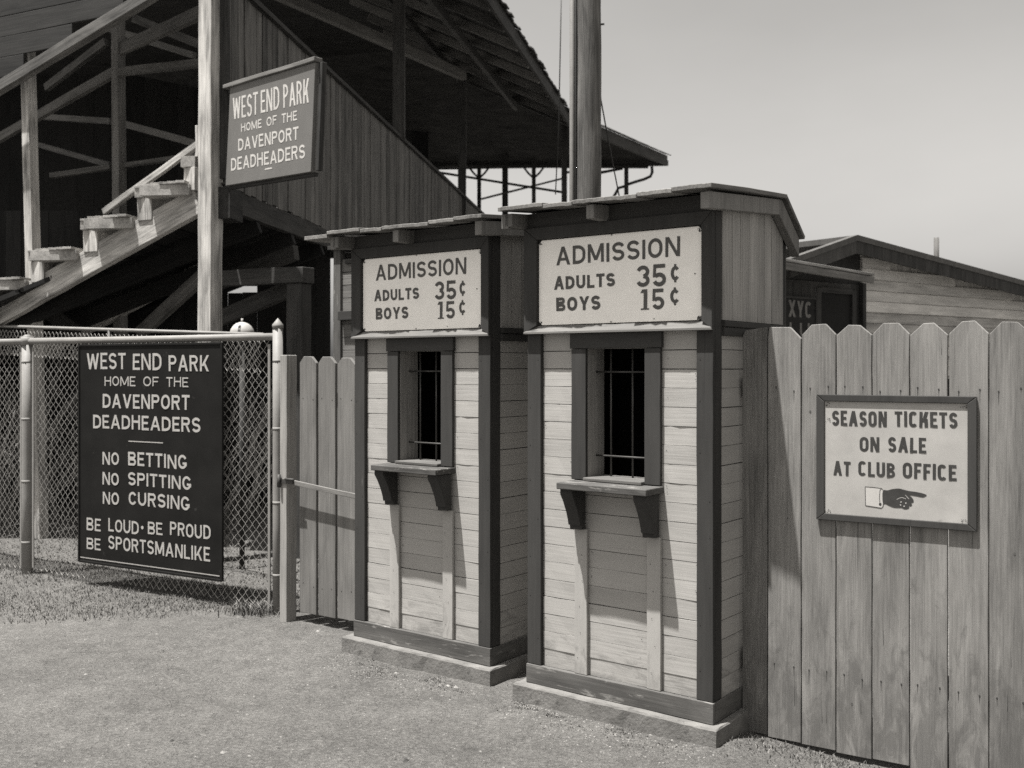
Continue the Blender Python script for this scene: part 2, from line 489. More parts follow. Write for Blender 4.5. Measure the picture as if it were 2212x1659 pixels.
def glyph(ch, t, k=1.0):
    h = t * 1.08
    if ch == 'A':
        W = 0.64 * k; m_ = W / 2 - h / 2; y = 0.24; i = m_ * (y + t / 2) + h * 0.6
        return W, [slant(0, 0, m_, 1, h), slant(W - h, 0, m_, 1, h), bar(i, y, W - i, y + t * 0.85)]
    if ch == 'B':
        W = 0.54 * k
        return W, [bar(0, 0, t, 1), bowl(t * 0.7, W * 0.96, 0.48, 1, t * 0.95), bowl(t * 0.7, W, 0, 0.54, t * 0.95)]
    if ch == 'C':
        W = 0.54 * k; return W, [ribbon(stadium(W, t, 28, 332), t)]
    if ch == 'G':
        W = 0.56 * k; return W, [ribbon(stadium(W, t, 28, 352), t), bar(W - t, 0.2, W, 0.47), bar(W * 0.52, 0.47 - t * 0.9, W - t * 0.5, 0.47)]
    if ch == 'D':
        W = 0.56 * k
        rx = W * 0.62 - t / 2; ry = 0.30
        p = [(t * 0.7, 1 - t / 2)] + arc(W - t / 2 - rx, 1 - t / 2 - ry, rx, ry, 90, 0, 10) + arc(W - t / 2 - rx, t / 2 + ry, rx, ry, 0, -90, 10) + [(t * 0.7, t / 2)]
        return W, [bar(0, 0, t, 1), ribbon(p, t)]
    if ch in 'EF':
        W = (0.46 if ch == 'E' else 0.45) * k
        g = [bar(0, 0, t, 1), bar(t * 0.7, 1 - t * 0.92, W, 1), bar(t * 0.7, 0.5 - t * 0.42, W * 0.88, 0.5 + t * 0.45)]
        if ch == 'E': g.append(bar(t * 0.7, 0, W + 0.01, t * 0.92))
        return W, g
    if ch == 'H':
        W = 0.56 * k; return W, [bar(0, 0, t, 1), bar(W - t, 0, W, 1), bar(t * 0.7, 0.47, W - t * 0.7, 0.47 + t * 0.9)]
    if ch == 'I':
        return t, [bar(0, 0, t, 1)]
    if ch == 'K':
        W = 0.58 * k; return W, [bar(0, 0, t, 1), slant(t * 0.75, 0.33, W - h * 1.15, 1, h * 1.1), slant(W - h * 1.1, 0, t * 1.55, 0.55, h * 1.05)]
    if ch == 'L':
        W = 0.45 * k; return W, [bar(0, 0, t, 1), bar(t * 0.7, 0, W, t * 0.92)]
    if ch == 'M':
        W = 0.70 * k; return W, [bar(0, 0, t, 1), bar(W - t, 0, W, 1), slant(W / 2 - h * 0.5, 0.12, 0.01, 1, h), slant(W / 2 - h * 0.5, 0.12, W - h - 0.01, 1, h)]
    if ch == 'N':
        W = 0.58 * k; return W, [bar(0, 0, t * 0.95, 1), bar(W - t * 0.95, 0, W, 1), slant(W - h - 0.01, 0, 0.01, 1, h)]
    if ch == 'O':
        W = 0.58 * k; return W, [ribbon(stadium(W, t), t, True)]
    if ch == 'P':
        W = 0.52 * k; return W, [bar(0, 0, t, 1), bowl(t * 0.7, W, 0.42, 1, t * 0.95)]
    if ch == 'R':
        W = 0.55 * k; return W, [bar(0, 0, t, 1), bowl(t * 0.7, W * 0.97, 0.44, 1, t * 0.95), slant(W - h * 1.05, 0, W * 0.42, 0.5, h)]
    if ch == 'S':
        W = 0.52 * k; rx = W / 2 - t / 2; ry = (0.5 - t / 2) / 2
        return W, [ribbon(arc(W / 2, 0.5 + ry, rx, ry, 18, 262, 16) + arc(W / 2, 0.5 - ry, rx, ry, 82, -162, 16), t)]
    if ch == 'T':
        W = 0.50 * k; return W, [bar(0, 1 - t * 0.95, W, 1), bar(W / 2 - t / 2, 0, W / 2 + t / 2, 1 - t * 0.6)]
    if ch == 'U':
        W = 0.56 * k; rx = W / 2 - t / 2
        return W, [ribbon([(t / 2, 1)] + arc(W / 2, t / 2 + rx, rx, rx, 180, 360, 18) + [(W - t / 2, 1)], t)]
    if ch == 'V':
        W = 0.60 * k; return W, [slant(W / 2 - h / 2, 0, 0, 1, h), slant(W / 2 - h / 2, 0, W - h, 1, h)]
    if ch == 'W':
        W = 0.84 * k; q = W * 0.27
        return W, [slant(q - h / 2, 0, 0, 1, h), slant(q - h / 2, 0, W / 2 - h / 2, 0.96, h), slant(W - q - h / 2, 0, W / 2 - h / 2, 0.96, h), slant(W - q - h / 2, 0, W - h, 1, h)]
    if ch == 'X':
        W = 0.60 * k; return W, [slant(0, 0, W - h, 1, h), slant(W - h, 0, 0, 1, h)]
    if ch == 'Y':
        W = 0.58 * k; return W, [bar(W / 2 - t / 2, 0, W / 2 + t / 2, 0.45), slant(W / 2 - h / 2, 0.4, 0, 1, h), slant(W / 2 - h / 2, 0.4, W - h, 1, h)]
    if ch == '1':
        W = 0.42 * k; return W, [bar(W * .36, 0, W * .36 + t * 1.1, 1), slant(0.0, 0.82, W * .2, 1, W * .3), bar(W * .08, 0.0, W * .96, t * 0.4)]
    if ch == '3':
        W = 0.54 * k; rx = W / 2 - t / 2; ry = (0.5 - t / 2) / 2
        return W, [ribbon(arc(W / 2, 0.5 + ry, rx * 0.95, ry, 165, -85, 16), t), ribbon(arc(W / 2, 0.5 - ry, rx, ry, 85, -165, 16), t)]
    if ch == '5':
        W = 0.54 * k; rx = W / 2 - t / 2; ry = 0.31 - t / 2
        return W, [bar(0.05, 1 - t * 0.95, W * 0.93, 1), slant(0.02, 0.42, 0.05, 1, t * 0.8), ribbon(arc(W / 2, 0.31, rx, ry, 140, -160, 20), t)]
    if ch == '\u00a2':
        W = 0.5 * k; rx = W / 2 - t / 2; ry = 0.30
        return W, [ribbon(arc(W / 2, 0.5, rx, ry, 40, 320, 18), t), bar(W / 2 - t * 0.36, 0.78, W / 2 + t * 0.36, 1), bar(W / 2 - t * 0.36, 0, W / 2 + t * 0.36, 0.22)]
    if ch == '\u00b7':
        W = 0.22; p = arc(W / 2, 0.48, 0.10, 0.10, 0, 350, 12); return W, [(p, [list(range(len(p)))])]
    return 0.3 * k, []


def letters(mb, txt, x0, x1, z0, z1, y, t, mat=0, skew=0.0):
    """Paint txt between x0 and x1, baseline z0 and cap height z1, on the sheet y (towards -y is out)."""
    z0, z1 = z0 - 0.03 * (z1 - z0), z1 + 0.03 * (z1 - z0)
    hgt = z1 - z0; want = (x1 - x0) / hgt
    lo, hi = 0.3, 4.0
    for _ in range(30):                            # width of the letter forms that fills the line at an even stroke
        kk = (lo + hi) / 2
        gs = [glyph(c, t, kk) for c in txt]
        sp = 0.115 * kk
        tot = sum(g[0] for g in gs) + sp * (len(gs) - 1)
        if tot < want: lo = kk
        else: hi = kk
    sx = hgt
    cx = x0; k = 0
    for W, prims in gs:
        jz, jr, js = random.gauss(0, 0.010) * hgt, random.gauss(0, 0.010), 1 + random.gauss(0, 0.012)
        for vs, fs in prims:
            k += 1
            yy = y - 0.00012 * (k % 6)
            pv = [(cx + a * sx + b_ * hgt * jr, yy, z0 + jz + b_ * hgt * js + skew * (cx + a * sx - x0)) for a, b_ in vs]
            ff = []
            for f in fs:
                q = [vs[i] for i in f]
                ar = sum(q[i][0] * q[(i + 1) % len(q)][1] - q[(i + 1) % len(q)][0] * q[i][1] for i in range(len(q)))
                ff.append(f if ar > 0 else f[::-1])
            mb.add(pv, ff, None, mat)
        cx += (W + sp) * sx


def disc(mb, x, z, y, r, mat=0, n=8):
    mb.add([(x + r * math.cos(2 * math.pi * i / n), y, z + r * math.sin(2 * math.pi * i / n)) for i in range(n)], [list(range(n))], None, mat)


# ------------------------------------------------------------------ ground
def ground_h(x, y):
    h = 0.010 * sm_noise(x, y, 0.8) + 0.006 * sm_noise(x * 3.1, y * 2.7) + 0.003 * sm_noise(x * 9.0, y * 8.3)
    d = abs((x - 1.019) * 0.53 + (y - 4.544) * 0.848)          # trodden dip along the picket fence
    if x > 0.95: h -= 0.05 * math.exp(-(d / 0.35) ** 2) * min(1, (x - 0.95) / 0.35)
    return h


xs = sorted(set([-600, -200, -80, -40, -20, -12] + list(np.arange(-8, 4.01, 0.06)) + [6, 9, 14, 25, 50, 100, 250, 600]))
ys = sorted(set([-60, -20, -8, -3, 0] + list(np.arange(2.0, 9.01, 0.06)) + list(np.arange(9.3, 14, 0.4)) + [16, 20, 28, 40, 70, 130, 300, 900]))
gv, gf = [], []
for yy in ys:
    for xx in xs: gv.append((xx, yy, ground_h(xx, yy)))
nx = len(xs)
for j in range(len(ys) - 1):
    for i in range(nx - 1): gf.append([j * nx + i, j * nx + i + 1, (j + 1) * nx + i + 1, (j + 1) * nx + i])
g = MB(); g.add(gv, gf, None, 0, True)
tag(g.build('ground', M['ground']), kind='structure')


def fast_mesh(name, vs, fs, tones, mat):
    g = MB(); g.v = vs; g.f = fs; g.lc = [(0, 0, 0)] * len(vs); g.tone = tones; g.mi = [0] * len(fs); g.sm = [False] * len(fs)
    return g.build(name, mat)


def blades(name, spots, mat, label, cat):
    """Bent grass blades: spots is a list of (x, y, height, width, tone)."""
    vs, fs, tn = [], [], []
    for x, y, h, w, t_ in spots:
        a = random.uniform(0, 2 * math.pi); l = random.uniform(0.15, 1.1) * h
        b_ = random.uniform(0, 2 * math.pi)
        dx, dy = math.cos(a) * w / 2, math.sin(a) * w / 2
        lx, ly = math.cos(b_) * l, math.sin(b_) * l
        z = ground_h(x, y) - 0.004
        o = len(vs)
        vs += [(x - dx, y - dy, z), (x + dx, y + dy, z), (x + dx * 0.7 + lx * 0.35, y + dy * 0.7 + ly * 0.35, z + h * 0.62),
               (x - dx * 0.7 + lx * 0.35, y - dy * 0.7 + ly * 0.35, z + h * 0.62), (x + lx, y + ly, z + h * 0.92)]
        fs += [[o, o + 1, o + 2, o + 3], [o + 3, o + 2, o + 4]]
        tn += [t_] * 5
    return tag(fast_mesh(name, vs, fs, tn, M[mat]), label, cat, kind='stuff')


# chain-link line: origin at the left post, running towards the gate
FO, FD = V((-3.74, 7.9, 0)), V((0.871, -0.49, 0)).normalized()
FN = V((-FD.y, FD.x, 0)) * -1.0           # towards the camera side
if FN.y > 0: FN = -FN


def edge_y(x):
    """Front edge of the grass: the dirt begins on the near side of it."""
    k = (x + 3.14) / 1.3
    return 6.275 + 0.34 * k + 0.07 * sm_noise(x * 2.3, 0.3) if x < -1.3 else 6.62


sp = []
for i in range(26000):                         # verge in front of and under the fence
    x = random.uniform(-5.2, -1.5)
    f_y = FO.y + (x - FO.x) * FD.y / FD.x
    e = edge_y(x)
    y = e + (f_y + 0.55 - e) * random.random() ** 0.9
    cl_ = sm_noise(x * 2.6, y * 3.7) + random.gauss(0, 0.35)
    edge = min(1, (y - e) / 0.25)
    if random.random() > 0.30 + 0.5 * edge + 0.35 * cl_: continue
    sp.append((x, y, random.uniform(0.010, 0.032) * (1 + 0.35 * cl_), random.uniform(0.003, 0.007), min(1, max(0, 0.45 + 0.22 * cl_ + random.gauss(0, 0.2)))))
for i in range(34000):                         # mown grass behind the fence
    x = random.uniform(-8.5, -1.2); y = random.uniform(6.9, 11.6)
    if y < FO.y + (x - FO.x) * FD.y / FD.x + 0.3: continue
    cl_ = sm_noise(x * 1.6, y * 2.1)
    sp.append((x, y, random.uniform(0.012, 0.03), random.uniform(0.006, 0.012), min(1, max(0, 0.78 + 0.18 * cl_ + random.gauss(0, 0.15)))))
blades('grass', sp, 'grass', 'short dry grass growing along and behind the chain link fence', 'grass')

# ------------------------------------------------------------------ ticket booths
WB, DB = 0.985, 0.80                     # body width and depth
FX, FY = V((0.795, -0.606, 0)), V((0.606, 0.795, 0))
BROT = math.atan2(-0.606, 0.795)
BO2 = V((0.068, 4.929, 0))
BO1 = V((-0.8945, 5.778, 0))


def roof_z(d):
    return 2.325 + (d + 0.15) / 0.78 * 0.065 if d <= 0.63 else 2.39 - (d - 0.63) * 0.75


def make_booth(loc, label):
    root = empty('ticket_booth', loc, BROT, label, 'ticket booth', 'ticket booths with admission signs')
    # concrete footing with a worn rim
    g = MB()
    n = 26; rim = []
    x0, x1, y0, y1 = -0.045, WB + 0.035, -0.045, DB + 0.05
    for i in range(n): rim.append((x0 + (x1 - x0) * i / n, y0))
    for i in range(18): rim.append((x1, y0 + (y1 - y0) * i / 18))
    for i in range(n): rim.append((x1 - (x1 - x0) * i / n, y1))
    for i in range(18): rim.append((x0, y1 - (y1 - y0) * i / 18))
    levels = [(-0.12, 0.004), (0.03, 0.001), (0.076, 0.0), (0.083, -0.005)]
    vs, fs = [], []
    for z, o in levels:
        for (a, c) in rim:
            jx, jy = random.uniform(-0.0014, 0.0014), random.uniform(-0.0014, 0.0014)
            sx = 1 if a > 0.5 else -1; sy = 1 if c > 0.4 else -1
            ex = abs(a - x0) < 1e-6 or abs(a - x1) < 1e-6; ey = abs(c - y0) < 1e-6 or abs(c - y1) < 1e-6
            vs.append((a + (sx * o if ex else 0) + jx, c + (sy * o if ey else 0) + jy, z + random.uniform(-0.0015, 0.0015)))
    k = len(rim)
    for l in range(len(levels) - 1):
        for i in range(k): fs.append([l * k + i, l * k + (i + 1) % k, (l + 1) * k + (i + 1) % k, (l + 1) * k + i])
    fs.append([(len(levels) - 1) * k + i for i in range(k)])
    g.add(vs, fs)
    g.build('footing', M['concrete'], root)
    # skirting boards
    g = MB()
    g.box(0, WB, 0, 0.025, 0.084, 0.175, n=8, jit=0.0015)
    g.box(WB - 0.025, WB, 0.0265, DB, 0.084, 0.173, n=4, jit=0.001)
    g.box(0, 0.025, 0.0265, DB, 0.084, 0.173, n=4, jit=0.001)
    g.box(0.0265, WB - 0.0265, DB - 0.025, DB, 0.084, 0.173)
    g.build('skirting_board', M['base'], root, 0.003)
    # corner posts: two boards meeting at each corner
    for cx, sx in ((0, 1), (WB, -1)):
        for cy, sy in ((0.006, 1), (DB - 0.006, -1)):
            g = MB()
            xi = cx + sx * 0.004
            a, c = sorted((xi, xi + sx * 0.078)); y_a, y_b = sorted((cy, cy + sy * 0.022))
            g.box(a, c, y_a, y_b, 0.176, 2.27, n=14, jit=0.0012)
            a, c = sorted((xi, xi + sx * 0.022)); y_a, y_b = sorted((cy + sy * 0.0235, cy + sy * 0.085))
            g.box(a, c, y_a, y_b, 0.176, 2.27, n=14, jit=0.0012)
            for q in range(9):
                z = 0.3 + q * 0.19 + random.uniform(-0.03, 0.03)
                if cy < 0.1: disc(g, cx + sx * random.choice((0.02, 0.065)), z, cy - 0.0022, 0.003, 1)
            g.build('corner_post', [M['trim'], M['nail']], root, 0.003)
    # horizontal siding
    ROW = 0.0835

    def siding_rows(mk):
        g = MB(); z = 0.174; r = 0
        while z < 1.78:
            gap = random.uniform(0.0010, 0.0045)
            mk(g, z, min(z + ROW - gap, 1.80))
            z += ROW
        return g

    def front(g, za, zb):
        y = 0.028 + random.uniform(-0.0015, 0.0015); kw = dict(n=10, jit=0.0010)
        if zb < 1.10: g.box(0.083, WB - 0.083, y, y + 0.016, za, zb, **kw)
        else:
            tn = random.random()
            g.box(0.083, 0.262, y, y + 0.016, za, zb, n=4, jit=0.001, tone=tn)
            g.box(0.722, WB - 0.083, y, y + 0.016, za, zb, n=4, jit=0.001, tone=tn)
    g = siding_rows(front)
    for q in range(60):
        x = random.choice((0.095, 0.24, 0.36, 0.62, 0.75, 0.89)) + random.uniform(-0.006, 0.006)
        z = 0.19 + ROW * random.randint(0, 18) + random.uniform(0.02, 0.06)
        if 0.27 < x < 0.72 and z > 1.03: continue
        disc(g, x, z, 0.0254, random.uniform(0.0012, 0.0026), 1, 6)
    g.build('siding', [M['siding'], M['nail']], root)
    for sd in (0, 1):
        def side(g, za, zb):
            x = (WB - 0.026 if sd else 0.010) + random.uniform(-0.0015, 0.0015)
            g.box(x, x + 0.016, 0.094, DB - 0.094, za, zb, n=6, jit=0.001)
        siding_rows(side).build('siding', M['siding'], root)
        # upper part: upright boards under the roof slope
        g = MB(); y = 0.092; xo = WB - 0.020 if sd else 0.0
        while y < DB - 0.06:
            w = min(random.uniform(0.078, 0.094), DB - 0.055 - y)
            z1 = min(roof_z(y), roof_z(y + w)) - 0.026
            xx = xo + random.uniform(-0.0012, 0.0012)
            g.box(xx, xx + 0.020, y, y + w - random.uniform(0.002, 0.005), 1.803, z1, n=3, jit=0.0012)
            y += w
        g.build('upper_boarding', M['greyboard'], root)
        g = MB(); x = WB - 0.012 if sd else -0.012
        g.box(x, x + 0.024, 0.092, DB - 0.092, 1.775, 1.800)
        g.box(x - 0.003 if not sd else x, x + 0.020, 0.092, DB - 0.092, 1.735, 1.772)
        g.build('ledge_strip', M['trim'], root, 0.003)
    # inner lining keeps the inside dark
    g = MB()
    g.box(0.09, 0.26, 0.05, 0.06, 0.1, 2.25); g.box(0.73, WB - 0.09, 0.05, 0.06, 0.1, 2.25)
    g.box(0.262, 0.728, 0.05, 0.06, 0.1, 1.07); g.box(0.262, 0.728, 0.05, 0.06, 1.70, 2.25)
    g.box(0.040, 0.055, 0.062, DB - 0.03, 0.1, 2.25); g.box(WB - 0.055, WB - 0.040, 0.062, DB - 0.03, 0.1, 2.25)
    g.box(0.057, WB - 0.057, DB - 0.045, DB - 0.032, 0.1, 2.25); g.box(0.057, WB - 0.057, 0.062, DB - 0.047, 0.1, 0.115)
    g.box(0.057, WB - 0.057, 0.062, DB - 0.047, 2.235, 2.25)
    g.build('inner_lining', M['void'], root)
    g = MB(); x = 0.09
    while x < WB - 0.1:
        g.box(x, min(x + 0.128, WB - 0.09), DB - 0.022, DB - 0.008, 0.176, 2.24); x += 0.131
    g.build('back_wall', M['greyboard'], root)
    # ticket window
    g = MB()
    g.box(0.257, 0.337, 0.006, 0.026, 1.078, 1.684, n=5, jit=0.001)
    g.box(0.647, 0.727, 0.006, 0.026, 1.0785, 1.684, n=5, jit=0.001)
    g.box(0.250, 0.734, 0.003, 0.027, 1.686, 1.757, n=4, jit=0.001)
    win = g.build('window_frame', M['trim'], root, 0.003)
    g = MB()
    g.box(0.318, 0.336, 0.028, 0.17, 1.075, 1.70); g.box(0.648, 0.666, 0.028, 0.17, 1.075, 1.70)
    g.box(0.337, 0.647, 0.028, 0.17, 1.686, 1.702)
    g.build('jamb', M['greyboard'], win, 0.002)
    g = MB(); g.box(0.338, 0.646, -0.02, 0.17, 1.0765, 1.092)
    g.build('sill', M['sill'], win, 0.003)
    for x in (0.414, 0.530): MB().tube([(x, 0.105, 1.088), (x, 0.105, 1.70)], 0.0048, 8).build('bar', M['iron'], win)
    for z in (1.187, 1.578): MB().tube([(0.334, 0.098, z), (0.65, 0.098, z)], 0.0045, 8).build('bar', M['iron'], win)
    # counter and brackets
    g = MB(); g.box(0.268, 0.735, -0.132, 0.0275, 1.045, 1.075, n=8, jit=0.0012)
    g.build('counter', M['base'], root, 0.004)
    for x in (0.272, 0.657):
        prof = [(0.0065, 1.0435), (-0.108, 1.0435), (-0.108, 1.02), (-0.085, 0.985), (-0.060, 0.935), (-0.046, 0.895), (-0.042, 0.872), (-0.030, 0.872), (-0.028, 0.852), (0.0065, 0.852)]
        g = MB(); g.prism([(p[0], p[1]) for p in prof], (x, 0, 0), (0, 1, 0), (0, 0, 1), (0.066, 0, 0))
        g.build('bracket', M['trim'], root, 0.003)
        g = MB(); g.box(x + 0.002, x + 0.070, 0.008, 0.0255, 0.176, 0.851, n=8, jit=0.001)
        for q in range(5): disc(g, x + random.uniform(0.02, 0.05), 0.25 + q * 0.12, 0.0062, 0.0022, 1, 6)
        g.build('batten', [M['siding'], M['nail']], root, 0.002)
    # box frame round the admission sign
    g = MB()
    fx0, fx1, fz0, fz1 = -0.003, WB + 0.002, 1.757, 2.262
    ix0, ix1, iz0, iz1 = 0.072, 0.936, 1.797, 2.205
    def fr(p): g.prism(p, (0, -0.016, 0), (1, 0, 0), (0, 0, 1), (0, 0.0205, 0))
    fr([(fx0, fz0 + 0.001), (ix0, iz0), (ix0, iz1), (fx0, fz1)])
    fr([(fx1, fz0 + 0.001), (fx1, fz1), (ix1, iz1), (ix1, iz0)])
    fr([(fx0, fz1 + 0.001), (ix0, iz1 + 0.001), (ix1, iz1 + 0.001), (fx1, fz1 + 0.001)])
    fo = g.build('sign_frame', M['trim'], root, 0.003)
    g = MB()                                       # sloping lower moulding catches the light
    vs = [(fx0, -0.020, fz0), (fx1, -0.020, fz0), (ix1, 0.000, iz0 - 0.001), (ix0, 0.000, iz0 - 0.001),
          (fx0, -0.020, fz0 + 0.010), (fx1, -0.020, fz0 + 0.010), (fx0, 0.004, fz0), (fx1, 0.004, fz0), (ix1, 0.004, iz0 - 0.001), (ix0, 0.004, iz0 - 0.001)]
    g.add(vs, [[0, 1, 5, 4], [4, 5, 2, 3], [0, 6, 7, 1], [3, 2, 8, 9], [0, 4, 3, 9, 6], [1, 7, 8, 2, 5], [6, 9, 8, 7]], [(p[0], p[2], p[1]) for p in vs])
    g.build('sign_frame_sill', M['sill'], root, 0.002)
    g = MB(); z = 1.76
    while z < 2.24:
        g.box(0.02, WB - 0.02, 0.0285, 0.044, z, min(z + 0.1, 2.25)); z += 0.102
    g.build('sign_backing', M['trim'], root)
    g = MB(); g.box(0.0, WB, 0.0, 0.027, 2.2635, 2.334, n=4, jit=.001)
    g.build('frieze_board', M['trim'], root)
    # roof: loose boards with ragged front edges, rafters and verge boards
    g = MB(); x = -0.055
    while x < 1.03:
        w = min(random.uniform(0.15, 0.29), 1.045 - x); dz = random.uniform(0.0, 0.013)
        if 1.045 - x - w < 0.08: w = 1.045 - x
        dfront = -0.150 + random.uniform(-0.004, 0.004)
        ns = 6; vs, ls = [], []
        for st in range(7):
            for (d, e) in ((dfront, 0), (0.2, 0), (0.64, 0)):
                xx = x + (w + 0.006) * st / 6
                wv = random.uniform(-0.0016, 0.0016) - 0.006 * (st / 6)
                dd = d + (random.uniform(-0.006, 0.006) if d == dfront else 0)
                for th in (0.0, 0.019):
                    vs.append((xx, dd, roof_z(d) + dz + wv + th + 0.004 * st / 6)); ls.append((d, xx, th))
        fs = []
        ix = lambda s, c, h: s * 6 + c * 2 + h
        for s in range(6):
            for c in range(2):
                fs.append([ix(s, c, 1), ix(s + 1, c, 1), ix(s + 1, c + 1, 1), ix(s, c + 1, 1)])
                fs.append([ix(s, c, 0), ix(s, c + 1, 0), ix(s + 1, c + 1, 0), ix(s + 1, c, 0)])
            fs.append([ix(s, 0, 0), ix(s + 1, 0, 0), ix(s + 1, 0, 1), ix(s, 0, 1)])
            fs.append([ix(s, 2, 0), ix(s, 2, 1), ix(s + 1, 2, 1), ix(s + 1, 2, 0)])
        for c in range(2):
            fs.append([ix(0, c, 0), ix(0, c, 1), ix(0, c + 1, 1), ix(0, c + 1, 0)])
            fs.append([ix(6, c, 0), ix(6, c + 1, 0), ix(6, c + 1, 1), ix(6, c, 1)])
        g.add(vs, fs, ls)
        g.prism([(0.643, 2.393), (0.87, 2.222), (0.877, 2.238), (0.65, 2.413)], (x, 0, 0), (0, 1, 0), (0, 0, 1), (w - 0.0005, 0, 0))
        x += w
    g.build('roof', M['roof'], root, 0.002, 1)
    for x, w in ((-0.035, 0.045), (0.425, 0.042)):
        g = MB()
        g.prism([(-0.125, 2.262), (-0.125, 2.324), (0.63, 2.387), (0.63, 2.33), (0.02, 2.268), (-0.02, 2.262)], (x, 0, 0), (0, 1, 0), (0, 0, 1), (w, 0, 0))
        g.build('rafter', M['soffit'], root, 0.003)
    for xv in (-0.054, 0.988):
        g = MB()
        g.prism([(-0.125, 2.254), (-0.125, 2.324), (0.60, 2.384), (0.60, 2.312)], (xv, 0, 0), (0, 1, 0), (0, 0, 1), (0.042, 0, 0))
        g.prism([(0.602, 2.312), (0.602, 2.384), (0.632, 2.386), (0.842, 2.224), (0.842, 2.135)], (xv, 0, 0), (0, 1, 0), (0, 0, 1), (0.040, 0, 0))
        g.build('verge_board', M['soffit'], root, 0.003)
    return root


booth = make_booth(BO2, 'nearer ticket booth, its side wall meeting the tall picket fence')
booth1 = copy_tree(booth)
booth1.location = BO1
booth1['label'] = 'farther ticket booth, between the narrow board gate and the nearer booth'
# the farther booth's roof has one board sticking out past its left end
g = MB(); g.box(-0.235, -0.052, -0.155, 0.05, 2.318, 2.340, n=3, jit=0.002)
o = g.build('roof_board', M['roof'], booth1, 0.002)


def make_sign(loc, label):
    root = empty('admission_sign', V(loc) + FX * 0.505 - FY * 0.0 + V((0, 0, 1.80)), BROT, label, 'sign', 'admission price signs')
    dx, dz = -0.505, -1.80
    g = MB()
    n = 5; P = []
    x0, x1, z0, z1, c = 0.075, 0.934, 1.799, 2.203, 0.018
    prof = [(x0 + c, z0), (x1 - c, z0 + 0.002), (x1, z0 + c), (x1, z1 - c * 1.2), (x1 - c, z1), (x0 + c, z1), (x0, z1 - c), (x0, z0 + c)]
    g.prism([(a + dx, b_ + dz) for a, b_ in prof], (0, 0.001, 0), (1, 0, 0), (0, 0, 1), (0, 0.016, 0))
    panel = g.build('panel', M['white'], root, 0.0015, 1)
    g = MB()
    Y = -0.0002
    X = lambda a: a + dx
    Z = lambda a: a + dz
    letters(g, 'ADMISSION', X(.177), X(.828), Z(2.081), Z(2.162), Y, .175)
    letters(g, 'ADULTS', X(.164), X(.500), Z(1.966), Z(2.024), Y, .235)
    letters(g, '35', X(.611), X(.760), Z(1.958), Z(2.049), Y, .185)
    letters(g, '\u00a2', X(.783), X(.827), Z(1.969), Z(2.044), Y, .19)
    letters(g, 'BOYS', X(.177), X(.422), Z(1.864), Z(1.925), Y, .235)
    letters(g, '15', X(.630), X(.751), Z(1.855), Z(1.941), Y, .185)
    letters(g, '\u00a2', X(.781), X(.827), Z(1.870), Z(1.944), Y, .19)
    g.build('lettering', M['ink'], root)
    g = MB()
    for (x, z, r, k) in ((x0 + .012, z1 - .016, .009, 12), (x1 - .012, z1 - .016, .012, 18), (x1 - .016, z0 + .014, .014, 20), (x0 + .014, z0 + .014, .008, 10), (0.48, z1 - .006, .006, 5), (0.48, z0 + .006, .006, 4), (0.70, z0 + .012, .004, 3), (.90, 2.0, .004, 3)):
        for q in range(k):
            a, rr = random.uniform(0, 6.28), r * random.random()
            px, pz = x + math.cos(a) * rr, z + math.sin(a) * rr
            px = min(max(px, x0 + .003), x1 - .003); pz = min(max(pz, z0 + .003), z1 - .003)
            s = random.uniform(0.001, 0.0035)
            g.add([(X(px - s), Y - 0.0006 - q * 1e-5, Z(pz - s * .7)), (X(px + s), Y - 0.0006 - q * 1e-5, Z(pz - s * random.random())), (X(px + s * .6), Y - 0.0006 - q * 1e-5, Z(pz + s)), (X(px - s * .8), Y - 0.0006 - q * 1e-5, Z(pz + s * .6))], [[0, 1, 2, 3]])
    g.build('rust_chips', M['nail'], root)
    return root


sg2 = make_sign(BO2, 'white admission price sign on the nearer ticket booth, close to the picket fence')
sg1 = copy_tree(sg2)
sg1.location = sg2.location + (BO1 - BO2)
sg1['label'] = 'white admission price sign on the farther ticket booth, beside the board gate'

# added boards that block light from behind the gap between the booths
ia_ = BO1 + FX * (WB + 0.01) + FY * 0.70; ib_ = BO2 - FX * 0.02 + FY * 0.72
inf = empty('light_block_boards', ia_, math.atan2((ib_ - ia_).y, (ib_ - ia_).x), 'added upright dark boards blocking light from behind the gap between the two booths', 'light blocker')
g = MB(); ln_ = (ib_ - ia_).length; x = 0.0
while x < ln_ - 0.02:
    w = min(0.12, ln_ - x); g.box(x + .001, x + w - .001, 0, 0.02, 0.0, 2.2); x += 0.12
g.build('boards', M['trim'], inf)
g = MB(); g.box(0.0, ln_, 0.021, 0.05, 1.6, 1.69); g.box(0.0, ln_, 0.021, 0.05, 0.3, 0.39); g.build('rail', M['trim'], inf)

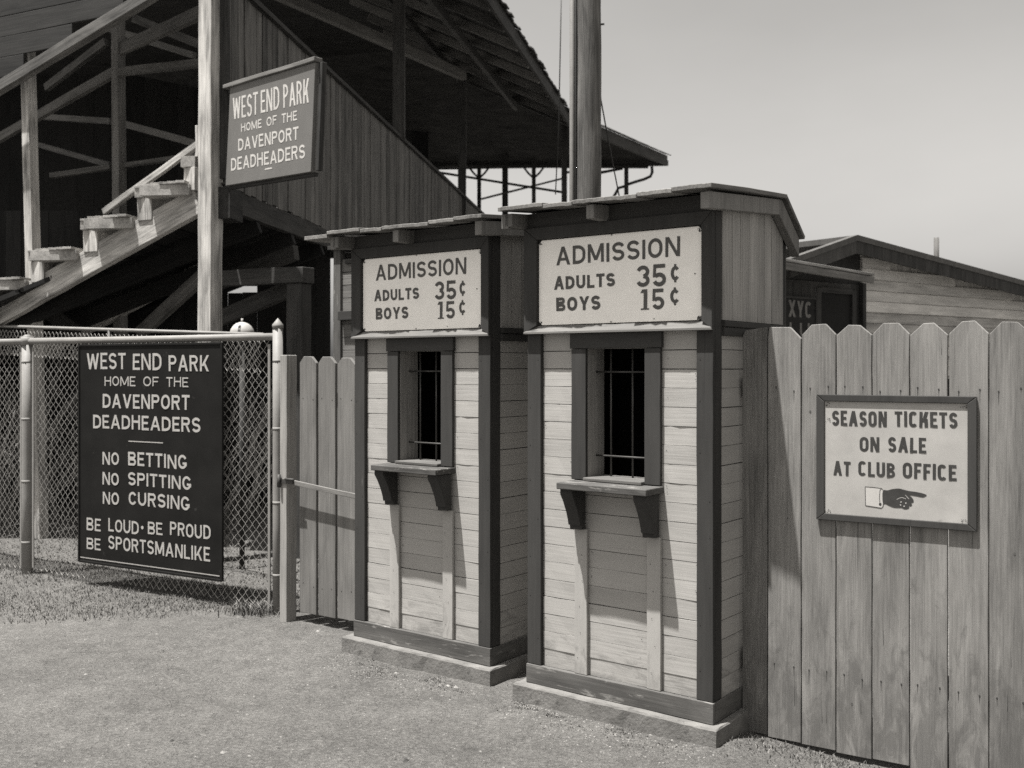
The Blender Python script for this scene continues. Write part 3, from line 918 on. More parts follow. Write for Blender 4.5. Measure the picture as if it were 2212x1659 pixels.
# ------------------------------------------------------------------ picket fence on the right
PO, PD = V((1.019, 4.544, 0)), V((0.848, -0.53, 0)).normalized()
PROT = math.atan2(PD.y, PD.x)
fence = empty('picket_fence', PO, PROT, 'tall weathered board fence with dog-eared tops beside the nearer booth', 'fence')
BW = 0.1475
for k in range(-2, 10):
    a = 0.2655 + BW * k
    g0, g1 = random.uniform(0.001, 0.0025), random.uniform(0.001, 0.0035)
    x0, x1 = max(a + g0, 0.004), a + BW - g1
    if x1 - x0 < 0.03: continue
    if k == 3: x1 -= 0.003
    zt = 1.778 + random.uniform(-0.006, 0.006); zb = -0.012 - 0.03 * max(0, a) + random.uniform(-0.004, 0.004)
    ear, ew = random.uniform(0.042, 0.052), random.uniform(0.042, 0.052)
    jx = lambda: random.uniform(-0.0011, 0.0011)
    lft = [(x0 + jx(), zb + (zt - ear - zb) * i / 12) for i in range(13)]
    rgt = [(x1 + jx(), zb + (zt - ear - zb) * i / 12) for i in range(13)]
    if k == -2: tl = [(x0 + 0.012, zt - 0.012)]
    else: tl = [(x0 + ew, zt)]
    if k == -1: tl = [(x0 + 0.006, zt)]
    poly = rgt + [(x1 - ew, zt + random.uniform(-.003, .003))] + tl[::-1] + lft[::-1]
    if k == -2: poly = rgt + [(x1 - 0.004, zt)] + tl + lft[::-1]
    g = MB(); yy = random.uniform(-0.0015, 0.0015)
    g.prism(poly, (0, yy, 0), (1, 0, 0), (0, 0, 1), (0, 0.021, 0))
    for zn in (1.508, 0.305):
        for xn in (x0 + 0.032, x1 - 0.032):
            if k == -2 and xn < 0.1: continue
            xx, zz = xn + random.uniform(-.006, .006), zn + random.uniform(-.012, .012)
            disc(g, xx, zz, yy - 0.0012, 0.0036, 1)
            ln = random.uniform(0.015, 0.07)
            g.add([(xx - 0.0016, yy - 0.0008, zz), (xx, yy - 0.0008, zz - ln), (xx + 0.0016, yy - 0.0008, zz)], [[0, 1, 2]], None, 1)
    for q in range(random.choice((0, 0, 1))):              # knots
        kx, kz, kr = random.uniform(x0 + .03, x1 - .03), random.uniform(0.15, 1.65), random.uniform(.003, .006)
        g.add([(kx + kr * math.cos(i * .7), yy - 0.0007, kz + kr * 1.4 * math.sin(i * .7)) for i in range(9)], [list(range(9))], None, 2)
    for q in range(random.choice((1, 2, 3))):                 # drying splits
        kx, kz, kl = random.uniform(x0 + .02, x1 - .02), random.choice((random.uniform(0.0, .3), random.uniform(1.4, 1.72), random.uniform(.3, 1.4))), random.uniform(.05, .22)
        g.add([(kx - .0007, yy - .0009, kz), (kx + .0007, yy - .0009, kz), (kx + random.uniform(-.003, .003), yy - .0009, min(kz + kl, zt - .05))], [[0, 1, 2]], None, 1)
    g.build('picket', [M['picket'], M['nail'], M['base']], fence, 0.0018, 1)
for z in (0.305, 1.508):
    g = MB(); g.box(0.0, 1.85, 0.024, 0.062, z - 0.045, z + 0.045); g.build('rail', M['gate'], fence)
g = MB(); g.box(0.9, 0.99, 0.064, 0.15, -0.3, 1.70); g.build('post', M['gate'], fence)

# season tickets sign
sgn = empty('season_ticket_sign', PO + PD * 0.646 + V((0, 0, 0.953)), PROT, 'framed season tickets sign with a pointing hand, nailed to the picket fence', 'sign')
dx, dz = -0.646, -0.953
sx0, sx1, sz0, sz1 = 0.334, 0.961, 0.953, 1.484
FW = 0.034
g = MB()
g.prism([(sx0 + dx + .004, dz + sz0 + .004), (sx1 + dx - .004, dz + sz0 + .004), (sx1 + dx - .004, dz + sz1 - .004), (sx0 + dx + .004, dz + sz1 - .004)], (0, -0.0105, 0), (1, 0, 0), (0, 0, 1), (0, 0.009, 0))
g.build('panel', M['cream'], sgn)
g = MB()
a, b_, c, d = sx0 + dx, sx1 + dx, sz0 + dz, sz1 + dz
ia, ib, ic, id_ = a + FW, b_ - FW, c + FW * .85, d - FW * .85
for p in ([(a, c + .0006), (ia, ic), (ia, id_), (a, d - .0006)], [(b_, c + .0006), (b_, d - .0006), (ib, id_), (ib, ic)], [(a, d), (ia, id_ + .0006), (ib, id_ + .0006), (b_, d)], [(a, c), (b_, c), (ib, ic - .0006), (ia, ic - .0006)]):
    g.prism(p, (0, -0.0185, 0), (1, 0, 0), (0, 0, 1), (0, 0.0165, 0))
g.build('frame', M['trim'], sgn, 0.0025)
g = MB(); Y = -0.0113
XS = lambda v_: v_ + dx
letters(g, 'SEASON', XS(.3985), XS(.6206), 1.3555 + dz, 1.415 + dz, Y, .19)
letters(g, 'TICKETS', XS(.6518), XS(.8899), 1.3585 + dz, 1.4175 + dz, Y, .19)
letters(g, 'ON', XS(.512), XS(.5909), 1.2515 + dz, 1.310 + dz, Y, .19)
letters(g, 'SALE', XS(.6261), XS(.7727), 1.254 + dz, 1.3125 + dz, Y, .19)
letters(g, 'AT', XS(.4043), XS(.4747), 1.147 + dz, 1.2035 + dz, Y, .19)
letters(g, 'CLUB', XS(.5063), XS(.6529), 1.149 + dz, 1.2065 + dz, Y, .19)
letters(g, 'OFFICE', XS(.6829), XS(.8864), 1.150 + dz, 1.2095 + dz, Y, .19)
g.build('lettering', M['ink2'], sgn)
HM = lambda x, y: (0.405 + (x - 305) * 0.0003667 + dx, 1.1003 - (y - 1105) * 0.000385 + dz)


def smooth_poly(pts, n=4):
    out = []; k = len(pts)
    for i in range(k):
        p0, p1, p2, p3 = (V((*pts[(i + j) % k], 0)) for j in (-1, 0, 1, 2))
        for s in range(n):
            u = s / n
            q = 0.5 * ((2 * p1) + (-p0 + p2) * u + (2 * p0 - 5 * p1 + 4 * p2 - p3) * u * u + (-p0 + 3 * p1 - 3 * p2 + p3) * u ** 3)
            out.append((q.x, q.y))
    return out


def flat(mb, pts, y, mat=0):
    ar = sum(pts[i][0] * pts[(i + 1) % len(pts)][1] - pts[(i + 1) % len(pts)][0] * pts[i][1] for i in range(len(pts)))
    if ar < 0: pts = pts[::-1]
    mb.add([(p[0], y, p[1]) for p in pts], [list(range(len(pts)))], None, mat)


g = MB()
hand = [(850, 1130), (900, 1122), (950, 1105), (1020, 1095), (1080, 1105), (1130, 1114), (1200, 1119), (1270, 1130), (1312, 1144), (1300, 1160), (1268, 1172), (1200, 1163), (1135, 1160), (1156, 1178), (1176, 1206), (1174, 1232), (1152, 1240), (1161, 1258), (1148, 1274), (1128, 1273), (1132, 1290), (1113, 1305), (1080, 1310), (1050, 1298), (1020, 1300), (965, 1300), (915, 1284), (880, 1268), (850, 1260)]
flat(g, smooth_poly([HM(*p) for p in hand]), -0.0114)
cuff = [(658, 1097), (838, 1105), (850, 1125), (852, 1270), (846, 1300), (832, 1315), (662, 1300)]
flat(g, [HM(*p) for p in cuff], -0.0112, 1)
for ln in ([(658, 1097), (760, 1100), (838, 1105), (850, 1122)], [(658, 1097), (662, 1300)], [(662, 1300), (760, 1308), (832, 1315), (850, 1300), (855, 1270)], [(838, 1107), (820, 1125), (814, 1200), (818, 1255)]):
    vs, fs = ribbon([HM(*p) for p in ln], 0.0026)
    g.add([(p[0], -0.0116, p[1]) for p in vs], [f[::-1] for f in fs], None, 0)
flat(g, [HM(822 + 15 * math.cos(i * .7), 1275 + 17 * math.sin(i * .7)) for i in range(9)], -0.0117)
for ln in ([(1000, 1212), (1030, 1194), (1060, 1188), (1098, 1200)], [(1090, 1160), (1110, 1178), (1128, 1200)]):
    vs, fs = ribbon([HM(*p) for p in ln], 0.0018)
    g.add([(p[0], -0.0119, p[1]) for p in vs], [f[::-1] for f in fs], None, 1)
for (x, y) in ((1045, 1236), (1096, 1244), (1040, 1268), (1078, 1278)):
    flat(g, [HM(x + 8 * math.cos(i * .9), y + 7 * math.sin(i * .9)) for i in range(7)], -0.0119, 1)
g.build('pointing_hand', [M['ink2'], M['cuffwhite']], sgn)
g = MB()
for (cx, cz) in ((ia + .012, id_ - .014), (ib - .012, ic + .014), (ib - .014, id_ - .012), (ia + .012, ic + .012), (ia + .014, id_ - .075)):
    for q in range(9):
        s = random.uniform(0.001, 0.003); px, pz = cx + random.gauss(0, .006), cz + random.gauss(0, .006)
        g.add([(px - s, -0.0121 - q * 1e-5, pz - s), (px + s, -0.0121 - q * 1e-5, pz - s * .6), (px + s * .3, -0.0121 - q * 1e-5, pz + s)], [[0, 1, 2]])
g.build('rust_chips', M['nail'], sgn)

# ------------------------------------------------------------------ board gate and its post
GD = V((0.815, -0.58, 0)).normalized(); GROT = math.atan2(GD.y, GD.x)
GO = V((-1.336, 6.44, 0))
gate = empty('board_gate', GO, GROT, 'narrow gate of three dog-eared boards left of the farther booth', 'gate')
x = 0.0
for k in range(4):
    w = 0.166; zt = 1.668 + random.uniform(-.004, .004) - 0.004 * k; zb = 0.065 + random.uniform(-.004, .004)
    jx = lambda: random.uniform(-0.0012, 0.0012)
    lft = [(x + .0 + jx(), zb + (zt - .04 - zb) * i / 10) for i in range(11)]
    rgt = [(x + w - .019 + jx(), zb + (zt - .04 - zb) * i / 10) for i in range(11)]
    poly = rgt + [(x + w - .019 - .042, zt), (x + .036, zt)] + lft[::-1]
    g = MB(); g.prism(poly, (0, 0, 0), (1, 0, 0), (0, 0, 1), (0, 0.021, 0))
    for zn in (1.40, 0.24):
        for xn in (x + .035, x + w - .045): disc(g, xn + random.uniform(-.005, .005), zn + random.uniform(-.01, .01), -0.001, 0.0038, 1)
    g.build('picket', [M['gate'], M['nail']], gate, 0.0025, 1)
    x += w
g = MB(); g.box(0.02, 0.62, 0.023, 0.055, 1.35, 1.44); g.box(0.02, 0.62, 0.023, 0.055, 0.19, 0.28); g.build('rail', M['gate'], gate)
g = MB(); g.plank((-0.075, -0.05, 0.885), (0.60, -0.05, 0.826), (0, 0, 1), 0.030, 0.012, 6, 0.001); g.build('gate_bar', M['gate'], gate, 0.002)
g = MB(); g.box(-0.115, 0.012, -0.072, -0.058, 0.872, 0.897); g.tube([(-0.10, -0.08, 0.845), (-0.10, -0.08, 0.925)], 0.012, 8); g.tube([(-0.05, -0.075, 0.90), (0.03, -0.075, 0.90)], 0.007, 8)
g.box(-0.085, -0.06, -0.060, 0.03, 0.86, 0.905)
g.build('latch', M['iron'], gate)

gp = empty('gate_post', V((-1.415, 6.47, 0)), GROT, 'square timber post between the pipe fence post and the board gate', 'post')
g = MB(); g.plank((0, 0.0, -0.3), (0.004, 0, 1.676), (1, 0, 0), 0.062, 0.085, 12, 0.0018)
g.build('timber', M['greyboard'], gp, 0.004)
g = MB(); g.plank((-0.055, 0.03, -0.3), (-0.055, 0.03, 1.60), (1, 0, 0), 0.03, 0.05, 6, 0.002)
g.build('side_strip', M['trim'], gp, 0.003)

# ------------------------------------------------------------------ chain link fence
FROT = math.atan2(FD.y, FD.x)
clf = empty('chain_link_fence', FO, FROT, 'chain link fence on galvanised pipe posts in front of the grandstand', 'fence')
HF = 1.80


def pipe_post(x, r, cap):
    g = MB(); g.tube([(x, 0, -0.3), (x, 0, 0.6), (x, 0, 1.2), (x, 0, HF + (0.0 if not cap else 0.06))], r, 16)
    p = g.build('post', M['steel'], clf)
    g = MB()
    if cap:
        g.tube([(x, 0, HF + 0.052), (x, 0, HF + 0.075), (x, 0, HF + 0.118)], r * 1.1, 14, taper=[1, 1, .05]); g.build('post_cap', M['steel'], p)
    else:
        g.tube([(x, 0, HF - 0.03), (x, 0, HF + 0.035)], r * 1.16, 14); g.tube([(x, 0, HF + 0.03), (x, 0, HF + 0.05)], r * 1.1, 14, taper=[1, .4]); g.build('post_cap', M['steel'], p)
    g = MB()
    for z in (0.25, 0.72, 1.2, 1.64):
        g.tube([(x, 0, z - 0.010), (x, 0, z + 0.010)], r * 1.025, 14)
    g.build('tie_bands', M['steel'], p)


pipe_post(0.0, 0.040, False)
pipe_post(2.546, 0.033, True)
pipe_post(-2.6, 0.040, False)
for (a, c) in ((-2.6, 0.0), (0.0, 2.53)):
    MB().tube([(a, 0, HF), ((a + c) / 2, 0, HF - 0.004), (c, 0, HF - 0.002)], 0.024, 12).build('top_rail', M['steel'], clf)
for x in (-0.075, 0.072, 2.472):
    g = MB(); g.box(x - .009, x + .009, -0.004, 0.004, 0.06, HF - 0.05); g.build('tension_bar', M['steel'], clf)


def mesh_wire(x0, x1, z0, z1, y):
    g = MB(); hw, hh = 0.031, 0.033
    n = int((x1 - x0) / hw); m_ = int((z1 - z0) / hh)
    off = {}
    for k in range(n):
        pts = []
        for j in range(m_ + 1):
            i = k + ((k + j) % 2)
            key = (i, j)
            if key not in off: off[key] = (random.gauss(0, 0.0022), random.gauss(0, 0.0022))
            o_ = off[key]
            bulge = 0.010 * sm_noise(x0 + i * hw, z0 + j * hh, 1.3)
            pts.append((x0 + i * hw + o_[0], y + bulge + (0.0016 if k % 2 else -0.0016), z0 + j * hh + o_[1]))
        vs, fs = [], []
        r = 0.0021
        for q, p in enumerate(pts):
            vs += [(p[0] - r, p[1], p[2]), (p[0], p[1] - r, p[2]), (p[0] + r, p[1], p[2]), (p[0], p[1] + r, p[2])]
        for q in range(len(pts) - 1):
            for s in range(4):
                a = q * 4 + s; c = q * 4 + (s + 1) % 4
                fs.append([a, c, c + 4, a + 4])
        g.add(vs, fs, None, 0, True)
    return g


mesh_wire(-2.55, -0.07, 0.03, HF + 0.01, 0.028).build('wire_netting', M['wire'], clf)
mesh_wire(0.065, 2.48, 0.03, HF + 0.01, 0.028).build('wire_netting', M['wire'], clf)

# second run of netting turning away behind the first
bf = empty('rear_netting_fence', V((-1.53, 7.02, 0)), math.atan2(2.48, -3.22), 'second chain link run behind the front fence, only its thin top pipe showing above', 'fence')
bf.rotation_euler.y = -R(2.3)
MB().tube([(0.35, 0, 1.815), (4.6, 0, 1.815)], 0.014, 8).build('top_rail', M['steel'], bf)
for x in (2.3, 4.6): MB().tube([(x, 0, -0.4), (x, 0, 1.81)], 0.016, 10).build('post', M['iron'], bf)
mesh_wire(0.35, 4.58, 1.55, 1.80, 0.02).build('wire_netting', M['wire'], bf)

# rules sign hung on the fence
rs = empty('rules_sign', FO + FD * 1.365 + V((0, 0, 0.15)), FROT, 'tall black park rules sign hung on the chain link fence', 'sign')
dx, dz = -1.365, -0.15
x0, x1, z0, z1 = 0.637, 2.085, 0.165, 1.765
g = MB(); nb = 10
vs, fs = [], []
for j in range(nb + 1):
    for i in range(nb + 1):
        a = x0 + (x1 - x0) * i / nb; c = z0 + (z1 - z0) * j / nb
        vs.append((a + dx, -0.030 + 0.0014 * sm_noise(a * 2.2, c * 2.2) * (0 if i in (0, nb) or j in (0, nb) else 1), c + dz))
for j in range(nb):
    for i in range(nb): fs.append([j * 11 + i, j * 11 + i + 1, (j + 1) * 11 + i + 1, (j + 1) * 11 + i])
vs2 = [(p[0], p[1] + 0.006, p[2]) for p in vs]
g.add(vs, fs, None, 0, True); g.add(vs2, [f[::-1] for f in fs], None, 0, True)
g.build('panel', M['black'], rs)
g = MB(); e = 0.014
for (a, b_, c, d) in ((x0 - .004, x0 + e, z0, z1), (x1 - e, x1 + .004, z0, z1), (x0 + e + .0005, x1 - e - .0005, z1 - e, z1 + .003), (x0 + e + .0005, x1 - e - .0005, z0 - .003, z0 + e)):
    g.box(a + dx, b_ + dx, -0.037, -0.020, c + dz, d + dz)
g.build('frame', M['black'], rs, 0.003)
g = MB(); Y = -0.0316; t1, t2 = .158, .178
RL = lambda s, a, b_, c, d, t_: letters(g, s, a + dx, b_ + dx, c + dz, d + dz, Y, t_)
RL('WEST', .729, 1.146, 1.589, 1.699, t1); RL('END', 1.217, 1.507, 1.583, 1.692, t1); RL('PARK', 1.579, 1.963, 1.575, 1.680, t1)
RL('HOME', .922, 1.244, 1.467, 1.532, .145); RL('OF', 1.325, 1.478, 1.467, 1.531, .145); RL('THE', 1.556, 1.767, 1.466, 1.529, .145)
RL('DAVENPORT', .901, 1.780, 1.309, 1.404, t2); RL('DEADHEADERS', .798, 1.883, 1.159, 1.253, t2)
RL('NO', .899, 1.073, .897, .983, t2); RL('BETTING', 1.170, 1.754, .902, .993, t2)
RL('NO', .899, 1.073, .752, .838, t2); RL('SPITTING', 1.170, 1.795, .762, .850, t2)
RL('NO', .902, 1.073, .611, .695, t2); RL('CURSING', 1.176, 1.782, .623, .712, t2)
RL('BE', .727, .878, .408, .494, t1); RL('LOUD', .962, 1.278, .418, .505, t1); RL('\u00b7', 1.300, 1.345, .41, .53, t1); RL('BE', 1.371, 1.517, .431, .514, t1); RL('PROUD', 1.591, 1.978, .440, .527, t1)
RL('BE', .727, .878, .269, .348, t1); RL('SPORTSMANLIKE', .962, 1.972, .290, .380, t1)
for (a, b_, c) in ((1.172, 1.521, 1.069), (.657, 2.060, .196)):
    g.add([(a + dx, Y, c + dz), (b_ + dx, Y, c + dz + .0), (b_ + dx, Y, c + dz + .007), (a + dx, Y, c + dz + .007)], [[0, 1, 2, 3]])
g.build('lettering', M['paint'], rs)

# ------------------------------------------------------------------ grandstand
A0 = V((-2.54, 8.5, 0)); E = V((-0.905, 0.426, 0)).normalized()      # end frame runs left along E from the big post
N = V((-0.426, -0.905, 0)).normalized()                               # its outward side
AX = V((0.133, 1.0, 0)).normalized()                                  # long axis of the stand
gs = empty('grandstand', A0, 0, 'dark timber grandstand with roof, tiers and boarded parapet behind the chain link fence', 'grandstand')


def rel(p): return V(p) - A0


def ep(t_, z, off=0.0): return A0 + E * t_ + N * off + V((0, 0, z))


def gpart(name, g, mat, bev=0.004): return g.build(name, mat, gs, bev)


def gplank(name, p0, p1, wd, w, t_, mat, n=4, jit=0.003, bow=0.0, bev=0.004):
    return gpart(name, MB().plank(rel(p0), rel(p1), wd, w, t_, n, jit, 0, bow), mat, bev)


# posts of the end frame
gplank('post', ep(-0.035, -0.3), ep(-0.06, 6.4), E, 0.136, 0.145, M['bare'], 24, 0.004)
gplank('post', ep(2.15, -0.3, -0.19), ep(2.36, 5.2, -0.19), E, 0.100, 0.10, M['bare'], 16, 0.003)
Pc = at(264, 465, 10.98); gplank('post', V((Pc.x, Pc.y, -0.2)), V((Pc.x - .05, Pc.y, 6.0)), E, 0.10, 0.11, M['beam'], 6)
# cleat on the big post and corner trim of the parapet
gplank('cleat', ep(0.048, 3.34, 0.0), ep(0.046, 3.60, 0.0), E, 0.032, 0.12, M['bare'], 4, 0.004)
WL = lambda Y: V((-2.41 + 0.133 * (Y - 8.5), Y, 0))
gplank('corner_trim', WL(8.50) + V((0, 0, 3.16)), WL(8.50) + V((0, 0, 6.2)), (1, 0, 0), 0.13, 0.05, M['dark'], 6, 0.002)
gplank('beam_end', V((-2.40, 8.46, 2.96)), V((-2.37, 8.75, 2.96)), (0, 0, 1), 0.26, 0.15, M['dark'], 3)
# sloping tier stringers, blocks and planks
RB = AX * 1.6
for off in (V((0, 0, 0)), RB):
    te = 0.05 if off.length < .1 else 0.7
    gplank('stringer', ep(3.3, 1.79, .02) + off, ep(te, 3.0 - .366 * te, .02) + off, (0, 0, 1), 0.222, 0.07, M['bare'], 14, 0.004)
tz = [(2.75, 2.455), (2.115, 2.6965), (1.4637, 2.940), (0.8285, 3.177), (0.1996, 3.393)]
for t0, z in tz:
    t0 -= 0.13; z -= 0.045
    if t0 < 0.4:                                   # the top one is cut short beside the post
        gpart('tier_block', MB().plank(rel(ep(0.112, z - 0.092, 0.02)), rel(ep(0.112, z - 0.285, 0.02)), E, 0.12, 0.11, 3, 0.002), M['bare'])
        gpart('tier_plank', MB().plank(rel(ep(0.118, z - 0.045, 0.085)), rel(ep(0.118, z - 0.045, 0.085) + AX * 1.0), E, 0.125, 0.088, 6, 0.002), M['plank'], 0.0012)
        continue
    # block under the nosing
    g = MB(); g.plank(rel(ep(t0 - 0.085, z - 0.092, 0.0)), rel(ep(t0 - 0.085, z - 0.285, 0.0)), E, 0.165, 0.134, 3, 0.003)
    gpart('tier_block', g, M['bare'])
    g = MB(); g.plank(rel(ep(t0 - 0.10, z - 0.092) + RB), rel(ep(t0 - 0.10, z - 0.275) + RB), E, 0.165, 0.14, 3, 0.003)
    gpart('tier_block', g, M['beam'])
    # nosing plank and wide plank, boarded with thin slats
    g = MB(); g.plank(rel(ep(t0 - 0.090, z - 0.050, 0.072)), rel(ep(t0 - 0.090, z - 0.050, 0.072) + AX * 1.75), E, 0.178, 0.080, 6, 0.002)
    g.plank(rel(ep(t0 - 0.092, z - 0.004, 0.078)), rel(ep(t0 - 0.092, z - 0.004, 0.078) + AX * 1.75), E, 0.176, 0.016, 6, 0.002)
    gpart('tier_plank', g, M['plank'], 0.0012)
    g = MB(); g.plank(rel(ep(t0 - 0.40, z - 0.064, 0.165)), rel(ep(t0 - 0.40, z - 0.064, 0.165) + AX * 1.85), E, 0.435, 0.088, 6, 0.0015)
    for q in range(5): g.plank(rel(ep(t0 - 0.228 - q * .086, z - 0.008, 0.168 + random.uniform(-.01, .012))), rel(ep(t0 - 0.228 - q * .086, z - 0.008, 0.168) + AX * 1.85), E, 0.082, 0.020, 2, 0.002)
    gpart('tier_plank', g, M['plank'], 0.0012)
# sloping top beam and boarding of the end wall above it
gplank('end_beam', ep(3.4, 3.898, 0.03), ep(0.10, 4.91, 0.03), (0, 0, 1), 0.100, 0.08, M['midwood'], 10, 0.004)
g = MB()
for k in range(16):
    zc = 4.02 + k * 0.19
    tl = 3.6
    tr = max(0.09, (4.98 - (zc - 0.09)) / 0.3066) if zc < 4.98 else 0.09
    if tl - tr < 0.1: continue
    g.plank(rel(ep(tl, zc, -0.03)), rel(ep(min(tr, tl - .15), zc, -0.03)), (0, 0, 1), 0.186, 0.02, 5, 0.002)
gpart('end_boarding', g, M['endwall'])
# rear frame of the tiers: rails and braces seen in the gloom
for (a, c, Ya, Yb, w) in (((-30, 315), (248, 155), 11.8, 11.0, .10), ((248, 112), (445, 22), 11.0, 10.4, .13), ((255, 156), (445, 135), 10.9, 10.9, .09), ((83, 312), (240, 357), 12.5, 11.0, .06), ((110, 380), (240, 361), 11.2, 11.0, .055), ((255, 359), (445, 333), 11.0, 10.6, .05),
                          ((271, 268), (430, 312), 12.2, 11.6, .08), ((90, 252), (240, 262), 12.8, 12.2, .07), ((100, 190), (230, 90), 12.6, 12.0, .09), ((230, 60), (420, 120), 12.8, 12.0, .08), ((290, 40), (430, 95), 12.4, 12.0, .10)):
    gplank('brace', at(*a, Ya), at(*c, Yb), (0, 0, 1), w, 0.06, M['beam'], 3, 0.003)
gplank('handrail', at(225, 458, 10.3), at(445, 300, 9.7), (0, 0, 1), 0.062, 0.05, M['bare'], 5, 0.003)
gplank('brace', at(300, 722, 10.2), at(445, 590, 9.3), (0, 0, 1), 0.13, 0.06, M['beam'], 3)
gplank('brace', at(80, 655, 10.3), at(170, 720, 10.3), (0, 0, 1), 0.15, 0.06, M['dark'], 3)
gplank('brace', at(190, 600, 10.6), at(420, 545, 10.4), (0, 0, 1), 0.07, 0.05, M['dark'], 3)
gplank('brace', at(200, 655, 11.0), at(420, 625, 10.8), (0, 0, 1), 0.06, 0.05, M['dark'], 3)
# parapet of upright boards
Y = 8.54
g = MB()
while Y < 26:
    w = random.uniform(0.11, 0.16)
    p = WL(Y + w / 2)
    x_ = random.uniform(-0.006, 0.006)
    g.plank(rel(p + V((x_, 0, 3.12 + random.uniform(-.012, .012)))), rel(p + V((x_, 0, 4.83))), AX, w - random.uniform(.003, .010), 0.022, 3, 0.0015)
    Y += w
gpart('parapet', g, M['parapet'], 0.0)
g = MB(); g.plank(rel(WL(8.5) + V((0, 0, 4.855))), rel(WL(26) + V((0, 0, 4.855))), (1, 0, 0), 0.12, 0.045, 8, 0.002); gpart('parapet_cap', g, M['dark'])
g = MB(); g.plank(rel(WL(8.6) + V((-0.03, 0, 3.02))), rel(WL(26) + V((-0.03, 0, 3.02))), (0, 0, 1), 0.19, 0.07, 8, 0.003); gpart('bottom_beam', g, M['dark'])
# underside of the tiers
PX = V((-0.991, 0.132, 0))
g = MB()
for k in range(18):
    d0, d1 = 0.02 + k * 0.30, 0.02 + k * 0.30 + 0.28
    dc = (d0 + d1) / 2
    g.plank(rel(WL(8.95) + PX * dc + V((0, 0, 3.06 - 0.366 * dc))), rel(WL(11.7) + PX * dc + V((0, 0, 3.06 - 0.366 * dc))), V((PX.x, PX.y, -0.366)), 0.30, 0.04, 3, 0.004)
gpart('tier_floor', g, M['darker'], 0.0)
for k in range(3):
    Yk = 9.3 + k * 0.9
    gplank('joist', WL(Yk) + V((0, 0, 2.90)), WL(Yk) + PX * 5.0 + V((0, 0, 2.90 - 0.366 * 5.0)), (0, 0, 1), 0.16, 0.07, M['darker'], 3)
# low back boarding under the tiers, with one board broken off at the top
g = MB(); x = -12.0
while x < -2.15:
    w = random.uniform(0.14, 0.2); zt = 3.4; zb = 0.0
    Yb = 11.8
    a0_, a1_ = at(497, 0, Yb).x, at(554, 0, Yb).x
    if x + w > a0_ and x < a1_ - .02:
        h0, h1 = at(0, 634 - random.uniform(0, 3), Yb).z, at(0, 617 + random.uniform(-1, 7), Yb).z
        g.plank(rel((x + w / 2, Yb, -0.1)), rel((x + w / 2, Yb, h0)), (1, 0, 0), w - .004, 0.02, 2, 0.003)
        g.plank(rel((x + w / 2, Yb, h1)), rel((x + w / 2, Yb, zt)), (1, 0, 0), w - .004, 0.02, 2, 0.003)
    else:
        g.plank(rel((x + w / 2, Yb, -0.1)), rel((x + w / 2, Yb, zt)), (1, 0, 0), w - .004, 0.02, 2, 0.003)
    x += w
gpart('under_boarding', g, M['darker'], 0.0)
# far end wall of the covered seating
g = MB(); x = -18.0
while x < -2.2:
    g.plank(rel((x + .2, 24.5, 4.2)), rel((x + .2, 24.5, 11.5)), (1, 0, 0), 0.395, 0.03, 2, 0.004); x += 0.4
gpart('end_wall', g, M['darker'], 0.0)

# roof of the stand: eave corners, then the ridge points
ZE = 6.6
e0, e1, e2, e3 = V((-1.33, 9.05, ZE)), V((1.15, 20.7, ZE)), V((3.78, 24.9, ZE)), V((-2.4, 25.4, ZE))
r0, r1 = V((-4.6, 9.5, 8.25)), V((-2.4, 22.6, 8.6))
l0, l1 = V((-14.5, 10.6, 8.6)), V((-14.5, 26.0, 8.6))
up = V((0, 0, 0.14))


def slab(mb, pts, lift, mat=0):
    pts = [rel(p) for p in pts]; n = len(pts)
    vs = pts + [p + lift for p in pts]
    fs = [list(range(n))[::-1], list(range(n, 2 * n))] + [[i, (i + 1) % n, (i + 1) % n + n, i + n] for i in range(n)]
    mb.add(vs, fs, None, mat)


g = MB()
for P in ([e0, e1, r1, r0], [e1, e2, r1], [e2, e3, r1], [r0, r1, l1, l0], [e3, V((-14.5, 26.0, 8.6)), r1]): slab(g, P, up)
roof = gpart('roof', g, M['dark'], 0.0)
# shingle courses, ragged along the eaves and the hip
g = MB()
for (a, c, inn) in ((e0, e1, r0 - e0), (e1, e2, r1 - e1)):
    ln = (c - a).length; d = 0; dirv = (c - a).normalized()
    inw = (inn - dirv * inn.dot(dirv)).normalized()
    while d < ln:
        w = random.uniform(0.10, 0.22)
        p = a + dirv * (d + w / 2) + up + V((0, 0, 0.012 + random.uniform(0, .035))) - inw * random.uniform(0.02, 0.10)
        g.plank(rel(p), rel(p + inw * 0.55 + V((0, 0, random.uniform(0, .02)))), dirv, w, 0.02, 1, 0.004)
        d += w
g.build('shingles', M['shingle'], roof)
for (a, c) in ((e0, e1), (e1, e2), (e2, e3)):
    gplank('fascia', a + V((0, 0, -0.045)), c + V((0, 0, -0.045)), (0, 0, 1), 0.13, 0.05, M['dark'], 6, 0.004)
for k in range(13):                        # rafters under the near slope
    f = (k + .5) / 13
    a = e0.lerp(e1, f) + V((0, 0, -0.07)); c = r0.lerp(r1, f) + V((0, 0, -0.07))
    gplank('rafter', a, c, (0, 0, 1), 0.14, 0.06, M['beam'], 2)
for k in range(5):
    a = e1.lerp(e2, (k + .5) / 5) + V((0, 0, -0.07)); gplank('rafter', a, r1 + V((0, 0, -0.07)), (0, 0, 1), 0.12, 0.06, M['dark'], 2)
for f in (0.3, 0.6):
    gplank('purlin', e0.lerp(r0, f) + V((0, 0, -0.2)), e1.lerp(r1, f) + V((0, 0, -0.2)), (0, 0, 1), 0.14, 0.08, M['dark'], 4)
